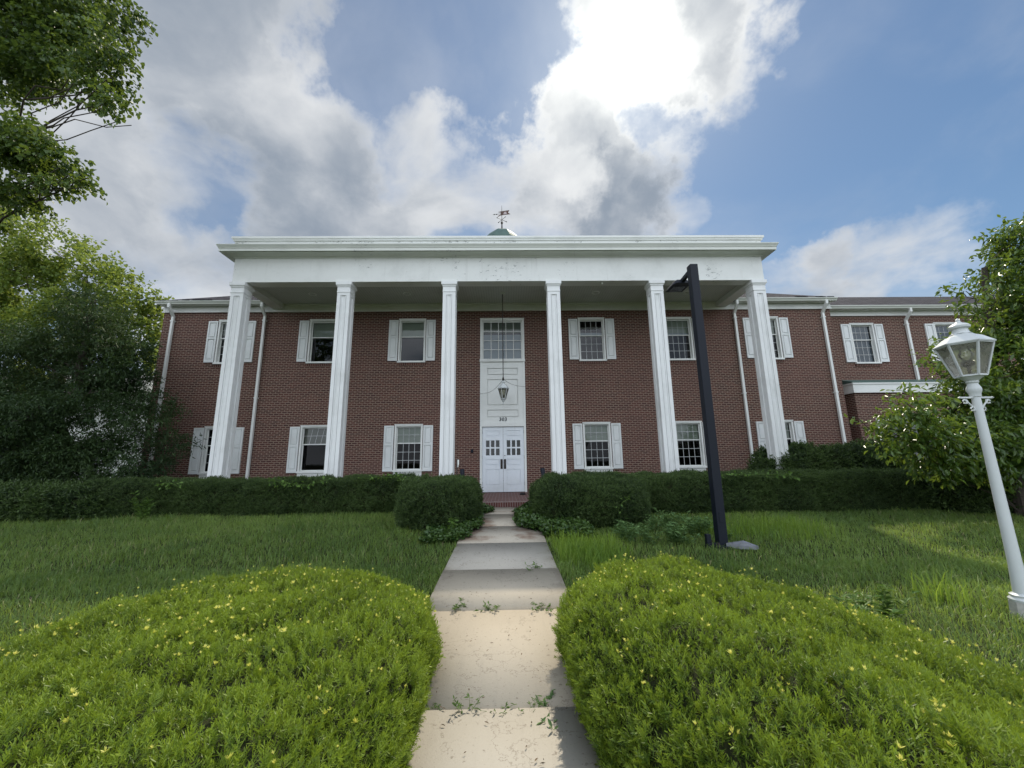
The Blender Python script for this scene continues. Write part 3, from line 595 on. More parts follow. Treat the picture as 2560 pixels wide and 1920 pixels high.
# ------------------------------------------------------------------ brick step, things by the door
ST = thing("brick_step", "low red brick landing in front of the white double door", "step", (0, 12.7, -.15))
MB().box(-.95, .95, 11.21, D-.001, -.3, 0.0).build("landing", PAVER, ST)
MB().box(-.956, .956, 11.10, 11.209, -.3, .003).build("nosing", STEPB, ST)
LN = thing("hanging_lantern", "white hexagonal lantern hanging on a long dark rod from the portico ceiling", "lantern", (-.07, 13.4, 7.05))
LXc, LYc = -.048, 13.4; m = MB(); m.tube([(LXc, LYc, 7.034), (LXc, LYc, 3.90)], .014, 6); m.lathe([(.02, 3.80), (.035, 3.84), (.03, 3.90), (.012, 3.95)], (LXc, LYc), 8); m.build("rod", DKMETAL, LN)
MB().lathe([(.10, 7.034), (.09, 7.01), (.03, 6.98)], (LXc, LYc), 16).build("ceiling_plate", GUT, LN)
m = MB(); m.lathe([(.215, 3.53), (.195, 3.55), (.15, 3.62), (.10, 3.67), (.05, 3.69), (.05, 3.73), (.075, 3.745), (.05, 3.78), (.02, 3.81)], (LXc, LYc), 6, rad(10)); m.build("lamp_roof", LAMPW, LN)
def lantern_cage(c, r0, z0, r1, z1, n, rot, th, matf, parent, matg):
    fm = MB(); gm = MB(); P0 = []; P1 = []
    for i in range(n):
        a = rot+2*math.pi*i/n; P0.append(Vector((c[0]+r0*math.cos(a), c[1]+r0*math.sin(a), z0))); P1.append(Vector((c[0]+r1*math.cos(a), c[1]+r1*math.sin(a), z1)))
    for i in range(n):
        j = (i+1) % n; fm.tube([P0[i], P1[i]], th, 4); fm.tube([P0[i], P0[j]], th, 4); fm.tube([P1[i], P1[j]], th, 4)
        gm.quad(P0[i], P0[j], P1[j], P1[i])
    f = fm.build("lantern_frame", matf, parent); gm.build("glass_panels", matg, parent); return f
lantern_cage((LXc, LYc), .095, 3.18, .19, 3.52, 6, rad(10), .011, LAMPW, LN, glass('smoky_glass', (.55, .55, .48), .8, .25))
m = MB(); m.lathe([(.012, 2.985), (.02, 3.02), (.012, 3.05), (.03, 3.07), (.05, 3.09), (.04, 3.11), (.075, 3.13), (.105, 3.18)], (LXc, LYc), 12); m.build("bottom_finial", LAMPW, LN, smooth=True)
m = MB(); m.lathe([(.035, 3.18), (.035, 3.30), (.028, 3.31)], (LXc, LYc), 8); m.build("lamp_socket", BLACKP, LN)
for sg, (ex, ey, ezz) in ((-1, (DX0, D-.03, 3.53)), (1, (DX1, D-.03, 3.78))):
    pts = [];
    for i in range(11):
        f_ = i/10; pts.append((LXc+(ex-LXc)*f_, LYc+(ey-LYc)*f_, 3.86+(ezz-3.86)*f_-(.20 if sg < 0 else .10)*math.sin(math.pi*f_)*(1-.3*f_)))
    MB().tube(pts, .006, 4).build("stay_wire", DKMETAL, LN)
for (x, y, lb) in ((-1.24, 11.75, "black garden spotlight behind the left rounded bush, near the tagged post"), (1.09, 11.7, "black garden spotlight behind the bush right of the front door")):
    gsp = thing("garden_spotlight", lb, "spotlight", (x, y, -.15), "black spotlights aimed at the portico")
    m = MB(); m.tube([(x, y, -.2), (x, y, .60)], .02, 6); m.build("stake", BLACKP, gsp)
    m = MB(); m.tube([(x, y-.03, .56), (x, y-.01, .70), (x-.02, y+.03, .86)], [.05, .06, .07], 10); m.build("lamp_head", BLACKP, gsp, smooth=True)
tp = thing("tagged_post", "thin dark metal post with a small white tag beside a white column", "post", (-1.4, 11.6, -.15))
MB().box(-1.405, -1.375, 11.585, 11.61, -.2, 1.17).build("stake", IRON, tp)
m = MB(); m.box(-1.372, -1.33, 11.59, 11.605, 1.0, 1.14); m.box(-1.368, -1.345, 11.588, 11.604, .93, .999); m.build("tag", WHITE, tp)
m = MB(); m.lathe([(.09, .003), (.10, .02), (.085, .05), (.06, .062), (.04, .055)], (.55, 13.3), 12); tag(m.build("doorstop", simple("dark_rubber", (.02, .018, .02), .7, .3)), "small dark rubber doorstop lying on the brick landing by the door", "doorstop")

# ------------------------------------------------------------------ black light pole
GP = zg(6.8); PXc, PYc = 3.545, 6.83
LP = thing("light_pole", "tall square black light pole with a flat lamp head, standing on the lawn", "light pole", (PXc, PYc, GP))
MB().box(PXc-.073, PXc+.073, PYc-.073, PYc+.073, GP-.05, 4.655).build("pole", BLACKP, LP, bevel=.008)
MB().box(PXc-.15, PXc+.15, PYc-.15, PYc+.15, GP-.05, GP+.02).build("base_plate", BLACKP, LP, bevel=.004)
m = MB(); m.box(PXc-.035, PXc+.035, PYc-.079, PYc-.0735, GP+.38, GP+.55); m.build("access_cover", BLACKP, LP, bevel=.003)
m = MB()
for ax_ in (-.115, .115):
    for ay_ in (-.115, .115): m.lathe([(.014, GP+.02), (.014, GP+.06), (.02, GP+.06), (.02, GP+.075)], (PXc+ax_, PYc+ay_), 6)
m.build("anchor_bolts", IRON, LP)
m = MB(); m.tube([(PXc-.02, PYc+.06, 4.56), (PXc-.02, PYc+.25, 4.55), (PXc-.02, PYc+.40, 4.53)], [.05, .045, .05], 4, up=(0, 0, 1)); m.build("arm", BLACKP, LP)
hx0, hx1, hy0, hy1, hz = PXc-.21, PXc+.15, PYc+.36, PYc+.80, 4.475
m = MB(); m.add([(hx0+.05, hy0, hz), (hx1-.05, hy0, hz), (hx1, hy0+.12, hz), (hx1, hy1, hz), (hx0, hy1, hz), (hx0, hy0+.12, hz),
                 (hx0+.08, hy0+.03, hz+.085), (hx1-.08, hy0+.03, hz+.085), (hx1-.04, hy0+.16, hz+.075), (hx1-.04, hy1-.05, hz+.04), (hx0+.04, hy1-.05, hz+.04), (hx0+.04, hy0+.16, hz+.075)],
                [(5, 4, 3, 2, 1, 0), (6, 7, 8, 9, 10, 11)]+[(i, (i+1) % 6, 6+(i+1) % 6, 6+i) for i in range(6)]); hd = m.build("lamp_head", BLACKP, LP, bevel=.006)
MB().box(hx0+.06, hx1-.06, hy0+.15, hy1-.05, hz-.008, hz-.001).build("lens", simple("dark_lens", (.03, .035, .05), .2, .5), hd)
m = MB(); x, y = PXc+.16, PYc-.22
m.add([(x-.14, y+.12, GP+.07), (x+.04, y-.02, GP+.055), (x+.22, y-.08, GP+.05), (x+.30, y-.02, GP+.045), (x+.16, y+.14, GP+.10), (x-.14, y+.12, GP+.0), (x+.04, y-.02, GP-.0), (x+.22, y-.08, GP-.0), (x+.30, y-.02, GP), (x+.16, y+.14, GP+.05)],
      [(0, 1, 2, 3, 4), (0, 5, 6, 1), (1, 6, 7, 2), (2, 7, 8, 3), (3, 8, 9, 4), (4, 9, 5, 0)])
m.box(x+.02, x+.20, y+.0, y+.01, GP+.05, GP+.085); tag(m.build("pole_cover", GALV), "loose grey sheet metal cover half lying in the grass at the black pole's foot", "cover")
m = MB(); x, y = PXc-.27, PYc-.08; m.box(x, x+.19, y, y+.10, GP-.02, GP+.06); m.box(x-.002, x+.07, y+.01, y+.09, GP+.06, GP+.20); tag(m.build("pole_cover", BLACKP, bevel=.006), "loose black cover half standing in the grass left of the black pole's foot", "cover")

# ------------------------------------------------------------------ white lamp post
QX, QY = 5.035, 4.10; QZ = zg(QY)
LQ = thing("lamp_post", "white cast lamp post with a hexagonal glass lantern, at the lawn's right edge", "lamp post", (QX, QY, QZ))
MB().lathe([(.112, QZ-.1), (.112, QZ+.02), (.105, QZ+.13)], (QX, QY), 8, rad(10)).build("pedestal", simple("weathered_base", (.42, .41, .38), .8, .2, 0, .3, 30), LQ)
m = MB(); m.lathe([(.10, QZ+.131), (.104, QZ+.15), (.085, QZ+.17), (.09, QZ+.19), (.062, QZ+.205), (.050, QZ+.5), (.036, 1.60), (.035, 1.70), (.044, 1.705), (.046, 1.735), (.052, 1.75), (.06, 1.775), (.058, 1.80), (.047, 1.825), (.042, 1.845), (.052, 1.86), (.05, 1.875), (.075, 1.90), (.105, 1.925)], (QX, QY), 24); m.build("post", LAMPW, LQ, smooth=True)
ba = rad(0); m = MB(); m.tube([(QX-.175, QY, 1.695), (QX+.175, QY, 1.695)], .011, 8)
for sg in (-1, 1):
    m.lathe([(.0, 1.68), (.016, 1.695), (.0, 1.71)], (QX+sg*.178, QY), 8, caps=False)
    m.tube([(QX+sg*.03, QY, 1.55), (QX+sg*.055, QY, 1.60), (QX+sg*.11, QY, 1.655), (QX+sg*.13, QY, 1.675)], .008, 6)
    for (cx_, cz_, rr) in ((.125, 1.655, .022), (.06, 1.575, .02)):
        pts = [(QX+sg*(cx_+rr*math.cos(a)), QY, cz_+rr*math.sin(a)) for a in np.linspace(0, 5.6, 12)]; m.tube(pts, .008, 5)
m.build("crossbar", LAMPW, LQ, smooth=True)
face = math.atan2(-QY, -QX); rot = face+rad(30)
lantern_cage((QX, QY), .115, 1.93, .212, 2.27, 6, rot, .012, LAMPW, LQ, FROST)
m = MB(); m.lathe([(.232, 2.272), (.236, 2.285), (.19, 2.325), (.15, 2.36), (.10, 2.385), (.085, 2.40)], (QX, QY), 6, rot); lr = m.build("lamp_roof", LAMPW, LQ)
m = MB(); m.lathe([(.085, 2.40), (.068, 2.42), (.06, 2.46), (.085, 2.47), (.088, 2.49), (.07, 2.51), (.03, 2.53), (.018, 2.55), (.02, 2.565), (.004, 2.585)], (QX, QY), 20); m.build("chimney_cap", LAMPW, LQ, smooth=True)
m = MB(); m.lathe([(.055, 1.935), (.05, 1.95), (.015, 1.96), (.012, 1.99), (.022, 2.0), (.012, 2.015), (.02, 2.03), (.05, 2.045), (.055, 2.085), (.035, 2.10)], (QX, QY), 14); m.build("burner", simple("burner_brass", (.06, .035, .03), .4, .5, .5), LQ, smooth=True)
m = MB(); m.lathe([(.03, 2.10), (.055, 2.14), (.06, 2.17), (.04, 2.22), (.03, 2.27)], (QX, QY), 16, caps=False); m.build("glass_chimney", CHIM, LQ, smooth=True)

# ------------------------------------------------------------------ house behind the left trees
HB = thing("white_house", "pale clapboard house glimpsed behind the dark evergreen at left", "house", (-31, 29, -.15))
CLAP, _t, _o = mat("clapboard"); _p = pos(_t); _s = _t.node('ShaderNodeSeparateXYZ'); _t.l.new(_p, _s.inputs[0]); _w = _t.math('FRACT', _t.math('MULTIPLY', _s.outputs[2], 7.0))
princ(_t, _o, (.62, .64, .60), .7, .3, bump=_w, bdist=.03, bstr=.8)
MB().box(-44, -22, 26, 36, -.4, 5.6).build("wall", CLAP, HB)
m = MB(); m.prism_x([(25.4, 5.6), (31, 8.2), (36.6, 5.6)], -44.5, -21.5); m.build("roof", simple("grey_shingle", (.30, .31, .28), .9, .1, 0, .25, 4), HB)
for x in (-34, -31.4, -28.8, -26.2):
    w = MB().box(x-.6, x+.6, 25.93, 25.999, .6, 2.6).build("window", WHITE, HB); MB().box(x-.5, x+.5, 25.91, 25.929, .7, 2.5).build("pane", simple("far_glass", (.03, .035, .045), .1, .5), w)

# ------------------------------------------------------------------ foliage helpers
def sample_surface(V, F, n, rng):
    """n random points with normals on a quad surface, spread by area"""
    T = np.concatenate([F[:, [0, 1, 2]], F[:, [0, 2, 3]]]); A, B, C_ = V[T[:, 0]], V[T[:, 1]], V[T[:, 2]]
    N = np.cross(B-A, C_-A); a = np.linalg.norm(N, axis=1); i = rng.choice(len(T), n, p=a/a.sum())
    u, v = rng.random(n), rng.random(n); f = u+v > 1; u[f] = 1-u[f]; v[f] = 1-v[f]
    return A[i]+(B-A)[i]*u[:, None]+(C_-A)[i]*v[:, None], unit(N[i])
def frames(d, rng, up=None):
    """orthonormal frames whose z axis is d, turned at random about it"""
    d = unit(d); r = unit(rng.normal(size=d.shape)) if up is None else up
    x = unit(np.cross(d, r)); y = np.cross(d, x); return np.stack([x, y, d], -1)
def instance(tv, tf, P, Rm, S):
    """many transformed copies of a small template written into one vertex array"""
    n, m = len(P), len(tv); V = np.einsum('nij,mj->nmi', Rm*S[:, None, None], tv)+P[:, None, :]
    F = tf[None]+(np.arange(n)*m)[:, None, None]; return V.reshape(-1, 3), F.reshape(-1, tf.shape[1])
def join(parts):
    V, F, T, b = [], [], [], 0
    for v, f, t in parts: V.append(v); F.append(f+b); T.append(t); b += len(v)
    return np.concatenate(V), np.concatenate(F), np.concatenate(T)
def yew_sprig(rng, pairs=9, needle=.30, width=.035, spread=62, curve=.15, flat=.5):
    """unit-long shoot along z with two ranks of narrow needles"""
    V, F = [], []
    def q(a, b, w0, w1, side):
        i = len(V); V.extend([a-side*w0, a+side*w0, b+side*w1, b-side*w1]); F.append((i, i+1, i+2, i+3))
    c = lambda t: np.array([curve*t*t, 0, t])
    q(c(0), c(.98), .018, .008, np.array([0, 1., 0]))
    for k in range(pairs):
        t = .12+.86*k/(pairs-1); l = needle*(1.0-.45*max(0, t-.55)/.45)*rng.uniform(.85, 1.12)
        for sg in (-1, 1):
            an = rad(spread*(1-.45*t)+rng.normal(0, 7)); lift = rng.uniform(-.2, .55)*flat
            d = np.array([math.cos(an)*curve*t*2, sg*math.sin(an), math.cos(an)])+np.array([lift, 0, 0]); d /= np.linalg.norm(d)
            sd = np.cross(d, np.array([1., 0, .2])); sd /= np.linalg.norm(sd)
            q(c(t), c(t)+d*l, width, width*.35, sd)
    for k in range(4):
        an = k*1.57+.4; d = np.array([math.cos(an)*.5, math.sin(an)*.5, .85]); sd = np.cross(d, np.array([0, 0, 1.])); sd /= np.linalg.norm(sd)
        q(c(.97), c(.97)+d*needle*.55, width, width*.3, sd)
    return np.array(V), np.array(F)
def rosette(rng, n=11):
    V, F = [], []
    for k in range(n):
        a = k*2.4; el = rng.uniform(.55, 1.45); d = np.array([math.cos(a)*math.cos(el), math.sin(a)*math.cos(el), math.sin(el)])
        sd = np.cross(d, [0, 0, 1.]); sd /= np.linalg.norm(sd)+1e-6; l = rng.uniform(.6, 1.0); i = len(V)
        V += [-sd*.05, sd*.05, d*l*.6+sd*.10, d*l*.6-sd*.10]; F.append((i, i+1, i+2, i+3)); i = len(V)
        V += [d*l*.6-sd*.10, d*l*.6+sd*.10, d*l+sd*.01, d*l-sd*.01]; F.append((i, i+1, i+2, i+3))
    return np.array(V), np.array(F)
def mound(cx, cy, ax, ay, z0, H, p=2.6, prof=None, n=96, lump=.05, seed=1, zfun=None, rot=0.0):
    """closed, rounded hedge body: superellipse plan, side bulge and a soft top"""
    prof = prof or [(.90, 0.0), (.97, .18), (1.0, .40), (.985, .62), (.93, .79), (.84, .90), (.70, .965), (.5, .99), (.25, 1.0), (.001, 1.0)]
    th = np.linspace(0, 2*np.pi, n, endpoint=False); c, s = np.cos(th), np.sin(th)
    r = (np.abs(c)**p+np.abs(s)**p)**(-1/p); X, Y = r*c*ax, r*s*ay
    V = []
    for (k, h) in prof:
        x, y = X*k, Y*k; xr = cx+x*math.cos(rot)-y*math.sin(rot); yr_ = cy+x*math.sin(rot)+y*math.cos(rot)
        hh = H*(zfun(xr, yr_) if zfun else np.ones(n)); V.append(np.stack([xr, yr_, z0+hh*h], 1))
    m = len(prof); V = np.concatenate(V)
    F = np.array([(j*n+i, j*n+(i+1) % n, (j+1)*n+(i+1) % n, (j+1)*n+i) for j in range(m-1) for i in range(n)])
    # break long spans up so lumps show
    return V, F
def subdiv(V, F, it=1):
    for _ in range(it):
        A, B, C_, D_ = (V[F[:, i]] for i in range(4)); n = len(V); m = len(F)
        ab, bc, cd, da, ce = (A+B)/2, (B+C_)/2, (C_+D_)/2, (D_+A)/2, (A+B+C_+D_)/4
        V = np.concatenate([V, ab, bc, cd, da, ce]); i = np.arange(m); AB, BC, CD, DA, CE = (n+k*m+i for k in range(5))
        F = np.concatenate([np.stack([F[:, 0], AB, CE, DA], 1), np.stack([AB, F[:, 1], BC, CE], 1), np.stack([CE, BC, F[:, 2], CD], 1), np.stack([DA, CE, CD, F[:, 3]], 1)])
    return V, F
def lumpy(P, N, amp, sc, seed): return P+N*((vnoise(P, sc, seed)-.5)*2*amp+(vnoise(P, sc*2.7, seed+5)-.5)*amp)[:, None]
def hedge(name, label, body, mats, dens, size, sprigs, seed, lump=.05, lsc=4.0, upb=.6, group=None, tips=0, tipm=None, tipsize=.035, cat='hedge', depth=.07, spread=.45, cull=None, tiprule=None, tipgrad=.7, longs=0):
    rng = np.random.default_rng(seed); V, F = body
    T = V[F]; area = (np.linalg.norm(np.cross(T[:, 1]-T[:, 0], T[:, 2]-T[:, 0]), axis=1)+np.linalg.norm(np.cross(T[:, 2]-T[:, 0], T[:, 3]-T[:, 0]), axis=1)).sum()/2
    c = V.mean(0); root = thing(name, label, cat, (c[0], c[1], V[:, 2].min()), group)
    # inner twig mass
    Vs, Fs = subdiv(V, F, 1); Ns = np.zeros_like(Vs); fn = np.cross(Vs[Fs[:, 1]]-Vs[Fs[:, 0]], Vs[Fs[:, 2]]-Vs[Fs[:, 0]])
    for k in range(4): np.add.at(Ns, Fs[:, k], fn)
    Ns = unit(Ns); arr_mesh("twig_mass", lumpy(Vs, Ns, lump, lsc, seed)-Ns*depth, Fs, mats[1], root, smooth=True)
    n = int(area*dens); P, N = sample_surface(V, F, n, rng)
    if cull is not None: k = cull(P); P, N = P[k], N[k]; n = len(P)
    L = lumpy(P, N, lump, lsc, seed); fine = vnoise(P, 11, seed+9)
    L = L-N*(depth*.7*rng.random(n)**1.5)[:, None]-N*(np.clip(.52-fine, 0, 1)*depth*2.2)[:, None]
    d = unit(N*(1-upb)+np.array([0, 0, upb])+rng.normal(size=(n, 3))*spread); S = size*rng.uniform(.65, 1.25, n); lg = rng.random(n) < longs; S = np.where(lg, S*rng.uniform(1.3, 1.75, n), S)
    R = frames(d, rng); parts = []; grp = rng.integers(0, len(sprigs), n); patch = vnoise(P, 1.6, seed+2)
    tint = np.clip(.5+(patch-.5)*.7+rng.normal(0, .2, n), 0, 1)
    for g_ in range(len(sprigs)):
        tv, tf = sprigs[g_]; k = grp == g_; v, f = instance(tv, tf, L[k]-d[k]*S[k, None]*.35, R[k], S[k]); parts.append((v, f, np.clip(np.repeat(tint[k], len(tv))+np.tile((tv[:, 2]-.55)*tipgrad, int(k.sum())), 0, 1)))
    v, f, t = join(parts); arr_mesh("foliage", v, f, mats[0], root, tint=t)
    if tips:
        k = rng.choice(n, min(n, tips*6), replace=False); k = k[N[k, 2] > .35]
        if tiprule is not None: k = k[tiprule(L[k], rng)]
        k = k[:tips]; cl = np.repeat(k, rng.integers(1, 4, len(k))); m = len(cl); jit = rng.normal(size=(m, 3))*.022; jit[:, 2] = np.abs(jit[:, 2])*.6
        pp = L[cl]+jit+np.array([0, 0, size*.62]); parts = []; stem = MB()
        ros = [rosette(rng) for _ in range(4)]; gg = rng.integers(0, 4, m); hh = np.where(rng.random(m) < .22, rng.uniform(.02, .09, m), 0); pp[:, 2] += hh
        Rr = frames(unit(np.array([0, 0, 1.])+rng.normal(size=(m, 3))*.25), rng); ss = tipsize*rng.uniform(.5, 1.25, m); tt = rng.random(m)
        for g_ in range(4):
            q = gg == g_; v, f = instance(*ros[g_], pp[q], Rr[q], ss[q]); parts.append((v, f, np.repeat(tt[q], len(ros[g_][0]))))
        v, f, t = join(parts); arr_mesh("new_growth", v, f, tipm, root, tint=t)
    return root
def leaf_quads(P, d, nrm, L, W, fold=.18):
    """one folded two-part leaf per point: base, side, tip, side -> two triangles written as quads"""
    s = unit(np.cross(d, nrm)); u = np.cross(s, d); m = P+d*(L*.42)[:, None]
    a, b = P, P+d*L[:, None]-u*(L*.10)[:, None]
    l = m-s*W[:, None]*.5+u*(W*fold)[:, None]; r = m+s*W[:, None]*.5+u*(W*fold)[:, None]
    l2 = P+d*(L*.72)[:, None]-s*W[:, None]*.33+u*(W*fold*.5)[:, None]; r2 = P+d*(L*.72)[:, None]+s*W[:, None]*.33+u*(W*fold*.5)[:, None]
    n = len(P); V = np.stack([a, l, l2, b, r2, r], 1).reshape(-1, 3); i = np.arange(n)*6
    F = np.concatenate([np.stack([i, i+3, i+2, i+1], 1), np.stack([i, i+5, i+4, i+3], 1)]); return V, F
def crown_leaves(blobs, rng, dens, L, W, per, droop=.3, shell=.5, gap=.42, gsc=1.4, twig=.25, seed=3, flat=.0):
    """leaves on short twigs, twigs spread through ellipsoid clumps with noise gaps"""
    Cs, out = [], []
    for (x, y, z, rx, ry, rz) in blobs:
        n = max(6, int(dens*rx*ry*rz*4.19)); u = unit(rng.normal(size=(n, 3))); r = rng.random(n)**(1/3)
        r = shell+(1-shell)*r; r *= rng.uniform(.72, 1.12, n); p = np.array([x, y, z])+u*r[:, None]*np.array([rx, ry, rz])
        k = vnoise(p, gsc, seed) > gap; Cs.append(p[k]); out.append(u[k])
    Cp = np.concatenate(Cs); Cu = np.concatenate(out); n = len(Cp)
    axis = unit(Cu+rng.normal(size=(n, 3))*.55+np.array([0, 0, -droop])); m = n*per
    idx = np.repeat(np.arange(n), per); f = np.tile((np.arange(per)+.5)/per, n)
    P = Cp[idx]+axis[idx]*(f*twig)[:, None]+rng.normal(size=(m, 3))*twig*.12
    d = unit(axis[idx]*.6+rng.normal(size=(m, 3))*.8+np.array([0, 0, -droop])); nr = unit(np.array([0, 0, 1.])+rng.normal(size=(m, 3))*.55)
    ll = L*rng.uniform(.6, 1.2, m); V, F = leaf_quads(P, d, nr, ll, W*ll/L*rng.uniform(.8, 1.15, m))
    t = np.clip(.5+.75*(vnoise(Cp, .8, seed+4)-.5)[idx]+rng.normal(0, .2, m), 0, 1); return V, F, np.repeat(t, 6), Cp, axis
def limb(m, a, b, r0, r1, rng, n=6, wob=.12, sag=0.0):
    a, b = np.array(a, float), np.array(b, float); L = np.linalg.norm(b-a); pts = []
    for i in range(n+1):
        f = i/n; p = a+(b-a)*f; w = math.sin(math.pi*f)
        p = p+rng.normal(size=3)*wob*L*.12*w+np.array([0, 0, sag*L*w]); pts.append(p)
    m.tube(pts, [r0+(r1-r0)*i/n for i in range(n+1)], 7); return pts
def tree(name, label, base, top, r0, blobs, leafm, seed, dens, L, W, per, every=1, cat='tree', **kw):
    rng = np.random.default_rng(seed); root = thing(name, label, cat, base)
    m = MB(); trunk = limb(m, base, top, r0, r0*.35, rng, 9, .25)
    V, F, T, Cp, ax = crown_leaves(blobs, rng, dens, L, W, per, seed=seed, **kw)
    m.build("trunk", BARK, root, smooth=True)
    lm = MB()
    for k, bl in enumerate(blobs):
        if k % every: continue
        c = np.array(bl[:3]); tz = [p for p in trunk if p[2] < c[2]-.15*np.linalg.norm(c[:2]-p[:2])] or trunk[2:4]
        j = min(tz, key=lambda p: abs((c[2]-p[2])-.45*np.linalg.norm(c[:2]-p[:2]))); rr = max(.013, r0*.075)
        pts = limb(lm, j, c, rr, rr*.3, rng, 6, .3, .06)
        for q in range(5):
            t_ = c+rng.normal(size=3)*np.array(bl[3:])*.5; limb(lm, pts[3+q % 3], t_, rr*.4, .008, rng, 4, .4)
    lm.build("limbs", BARK, root, smooth=True)
    arr_mesh("crown", V, F, leafm, root, tint=T); return root

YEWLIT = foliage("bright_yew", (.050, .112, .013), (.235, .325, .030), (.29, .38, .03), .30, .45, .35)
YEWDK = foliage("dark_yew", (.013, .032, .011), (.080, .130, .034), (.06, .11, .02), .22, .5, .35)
YELLOW = foliage("yellow_growth", (.66, .66, .08), (.86, .82, .25), (.85, .82, .25), .35, .5, .3)
GRASSM = foliage("grass_blade", (.075, .155, .038), (.25, .36, .085), (.36, .48, .08), .45, .42, .45, (.42, .36, .20))
TALLM = foliage("tall_grass", (.11, .22, .030), (.25, .36, .050), (.34, .47, .055), .45, .45, .35)
IVYM = foliage("ivy_leaf", (.022, .060, .016), (.085, .15, .030), (.08, .14, .02), .25, .35, .5)
OAK = foliage("shade_tree_leaf", (.045, .095, .022), (.10, .165, .036), (.20, .28, .04), .40, .42, .45)
LIME = foliage("sunlit_tree_leaf", (.08, .145, .026), (.165, .235, .045), (.35, .43, .07), .48, .45, .4)
FIR = foliage("evergreen_leaf", (.022, .050, .022), (.070, .120, .036), (.08, .13, .03), .28, .5, .3)
GLOSSY = foliage("glossy_leaf", (.035, .080, .016), (.12, .20, .036), (.26, .37, .045), .36, .30, .55)
WEEDM = foliage("weed_leaf", (.06, .13, .025), (.14, .24, .05), (.16, .26, .04), .35, .5, .3)
FERNM = foliage("grey_green_weed", (.08, .16, .055), (.17, .28, .095), (.20, .32, .08), .3, .5, .3)

def brush_sprig(rng, n=15, needle=.42, width=.034, curve=.15):
    """upright shoot with needles all round it, longest in the middle, closing to a tip"""
    V, F = [], []; c = lambda t: np.array([curve*t*t, 0, t])
    for k in range(n):
        t = .05+.93*k/(n-1); a = k*2.4+rng.normal(0, .2); op = rad(72-48*t+rng.normal(0, 7)); l = needle*(1.05-.55*t)*rng.uniform(.85, 1.15)
        d = np.array([math.cos(a)*math.sin(op), math.sin(a)*math.sin(op), math.cos(op)]); sd = np.cross(d, [0, 0, 1.]); sd /= np.linalg.norm(sd); p = c(t); i = len(V)
        V += [p-sd*width*.6, p+sd*width*.6, p+d*l*.6+sd*width-np.array([0, 0, .0]), p+d*l*.6-sd*width]; F.append((i, i+1, i+2, i+3)); i = len(V)
        V += [p+d*l*.6-sd*width, p+d*l*.6+sd*width, p+d*l+sd*width*.2, p+d*l-sd*width*.2]; F.append((i, i+1, i+2, i+3))
    return np.array(V), np.array(F)
_r = np.random.default_rng(3)
SPRIG_N = [brush_sprig(_r, 14, .46, .030, c) for c in (-.15, .05, .2, .35, .1)]+[yew_sprig(_r, 8, .36, .028, 60, c, .6) for c in (.1, .3)]
SPRIG_F = [brush_sprig(_r, 8, .55, .055, c) for c in (-.1, .1, .3)]

# ------------------------------------------------------------------ the two foreground hedges
def zlt(x, y): return 1-.631*np.clip((-x-1.89)/2.2, 0, 1)**1.95
def zrt(x, y): return 1-.694*np.clip((x-1.507)/2.2, 0, 1)**.976
cullf = lambda P: (P[:, 1] > .1) & (P[:, 2] > -.62)
edge = lambda P, r: (r.random(len(P)) < .5) | (P[:, 1] > 2.2)
hf = dict(dens=2700, size=.062, sprigs=SPRIG_N, lump=.055, lsc=3.0, upb=.66, depth=.075, spread=.36, cat='hedge', group="clipped hedges flanking the path", tipm=YELLOW, tipsize=.021, cull=cullf, longs=.035, tiprule=edge)
hedge("yew_hedge", "broad bright green clipped hedge with yellow tips, left of the concrete path", mound(-1.975, 2.27, 1.49, 2.12, -.60, .775, 2.84, zfun=zlt, rot=-.05), (YEWLIT, TWIG), seed=11, tips=330, **hf)
hedge("yew_hedge", "broad bright green clipped hedge with yellow tips, right of the concrete path", mound(2.00, 2.12, 1.455, 2.35, -.60, .815, 2.92, zfun=zrt, rot=.221), (YEWLIT, TWIG), seed=12, tips=290, **hf)

# ------------------------------------------------------------------ hedges in front of the portico
hb = dict(dens=1900, size=.085, sprigs=SPRIG_F, lump=.085, lsc=2.6, upb=.5, depth=.085, longs=.02)
HPROF = [(.96, 0.0), (.99, .2), (1.0, .5), (.99, .75), (.96, .9), (.90, .975), (.8, 1.0), (.5, 1.0), (.2, 1.0), (.001, 1.0)]
def row(x0, x1, y0, y1, z0, H): 
    """long clipped row with rounded shoulders"""
    n = max(8, int((x1-x0)/.25)); r = .16; sec = [(y0+.05, 0), (y0, .35*H), (y0+.02, H-r), (y0+.07, H-.05), (y0+r+.05, H), ((y0+y1)/2, H+.01), (y1-r, H), (y1-.05, H-.06), (y1, H-r), (y1, 0)]
    xs_ = np.linspace(x0, x1, n); V = []
    for i, x in enumerate(xs_):
        f = 1.0 if 0 < i < n-1 else .9
        for (y, h) in sec: V.append((x, (y0+y1)/2+(y-(y0+y1)/2)*f, z0+h*f))
    k = len(sec); F = [(i*k+j, (i+1)*k+j, (i+1)*k+j+1, i*k+j+1) for i in range(n-1) for j in range(k-1)]
    b = len(V)
    for i in (0, n-1):     # end caps as quads across the section
        for j in range(k//2-1):
            q = (i*k+j, i*k+j+1, i*k+k-2-j, i*k+k-1-j); F.append(q if i == 0 else q[::-1])
    return np.array(V, float), np.array(F)[:, ::-1] if False else np.array(F)
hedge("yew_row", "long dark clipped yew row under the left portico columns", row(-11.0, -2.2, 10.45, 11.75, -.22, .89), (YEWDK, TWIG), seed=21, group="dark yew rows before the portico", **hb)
hedge("yew_row", "long dark clipped yew row under the right portico columns", row(2.4, 14.5, 9.75, 11.55, -.24, .90), (YEWDK, TWIG), seed=22, group="dark yew rows before the portico", **hb)
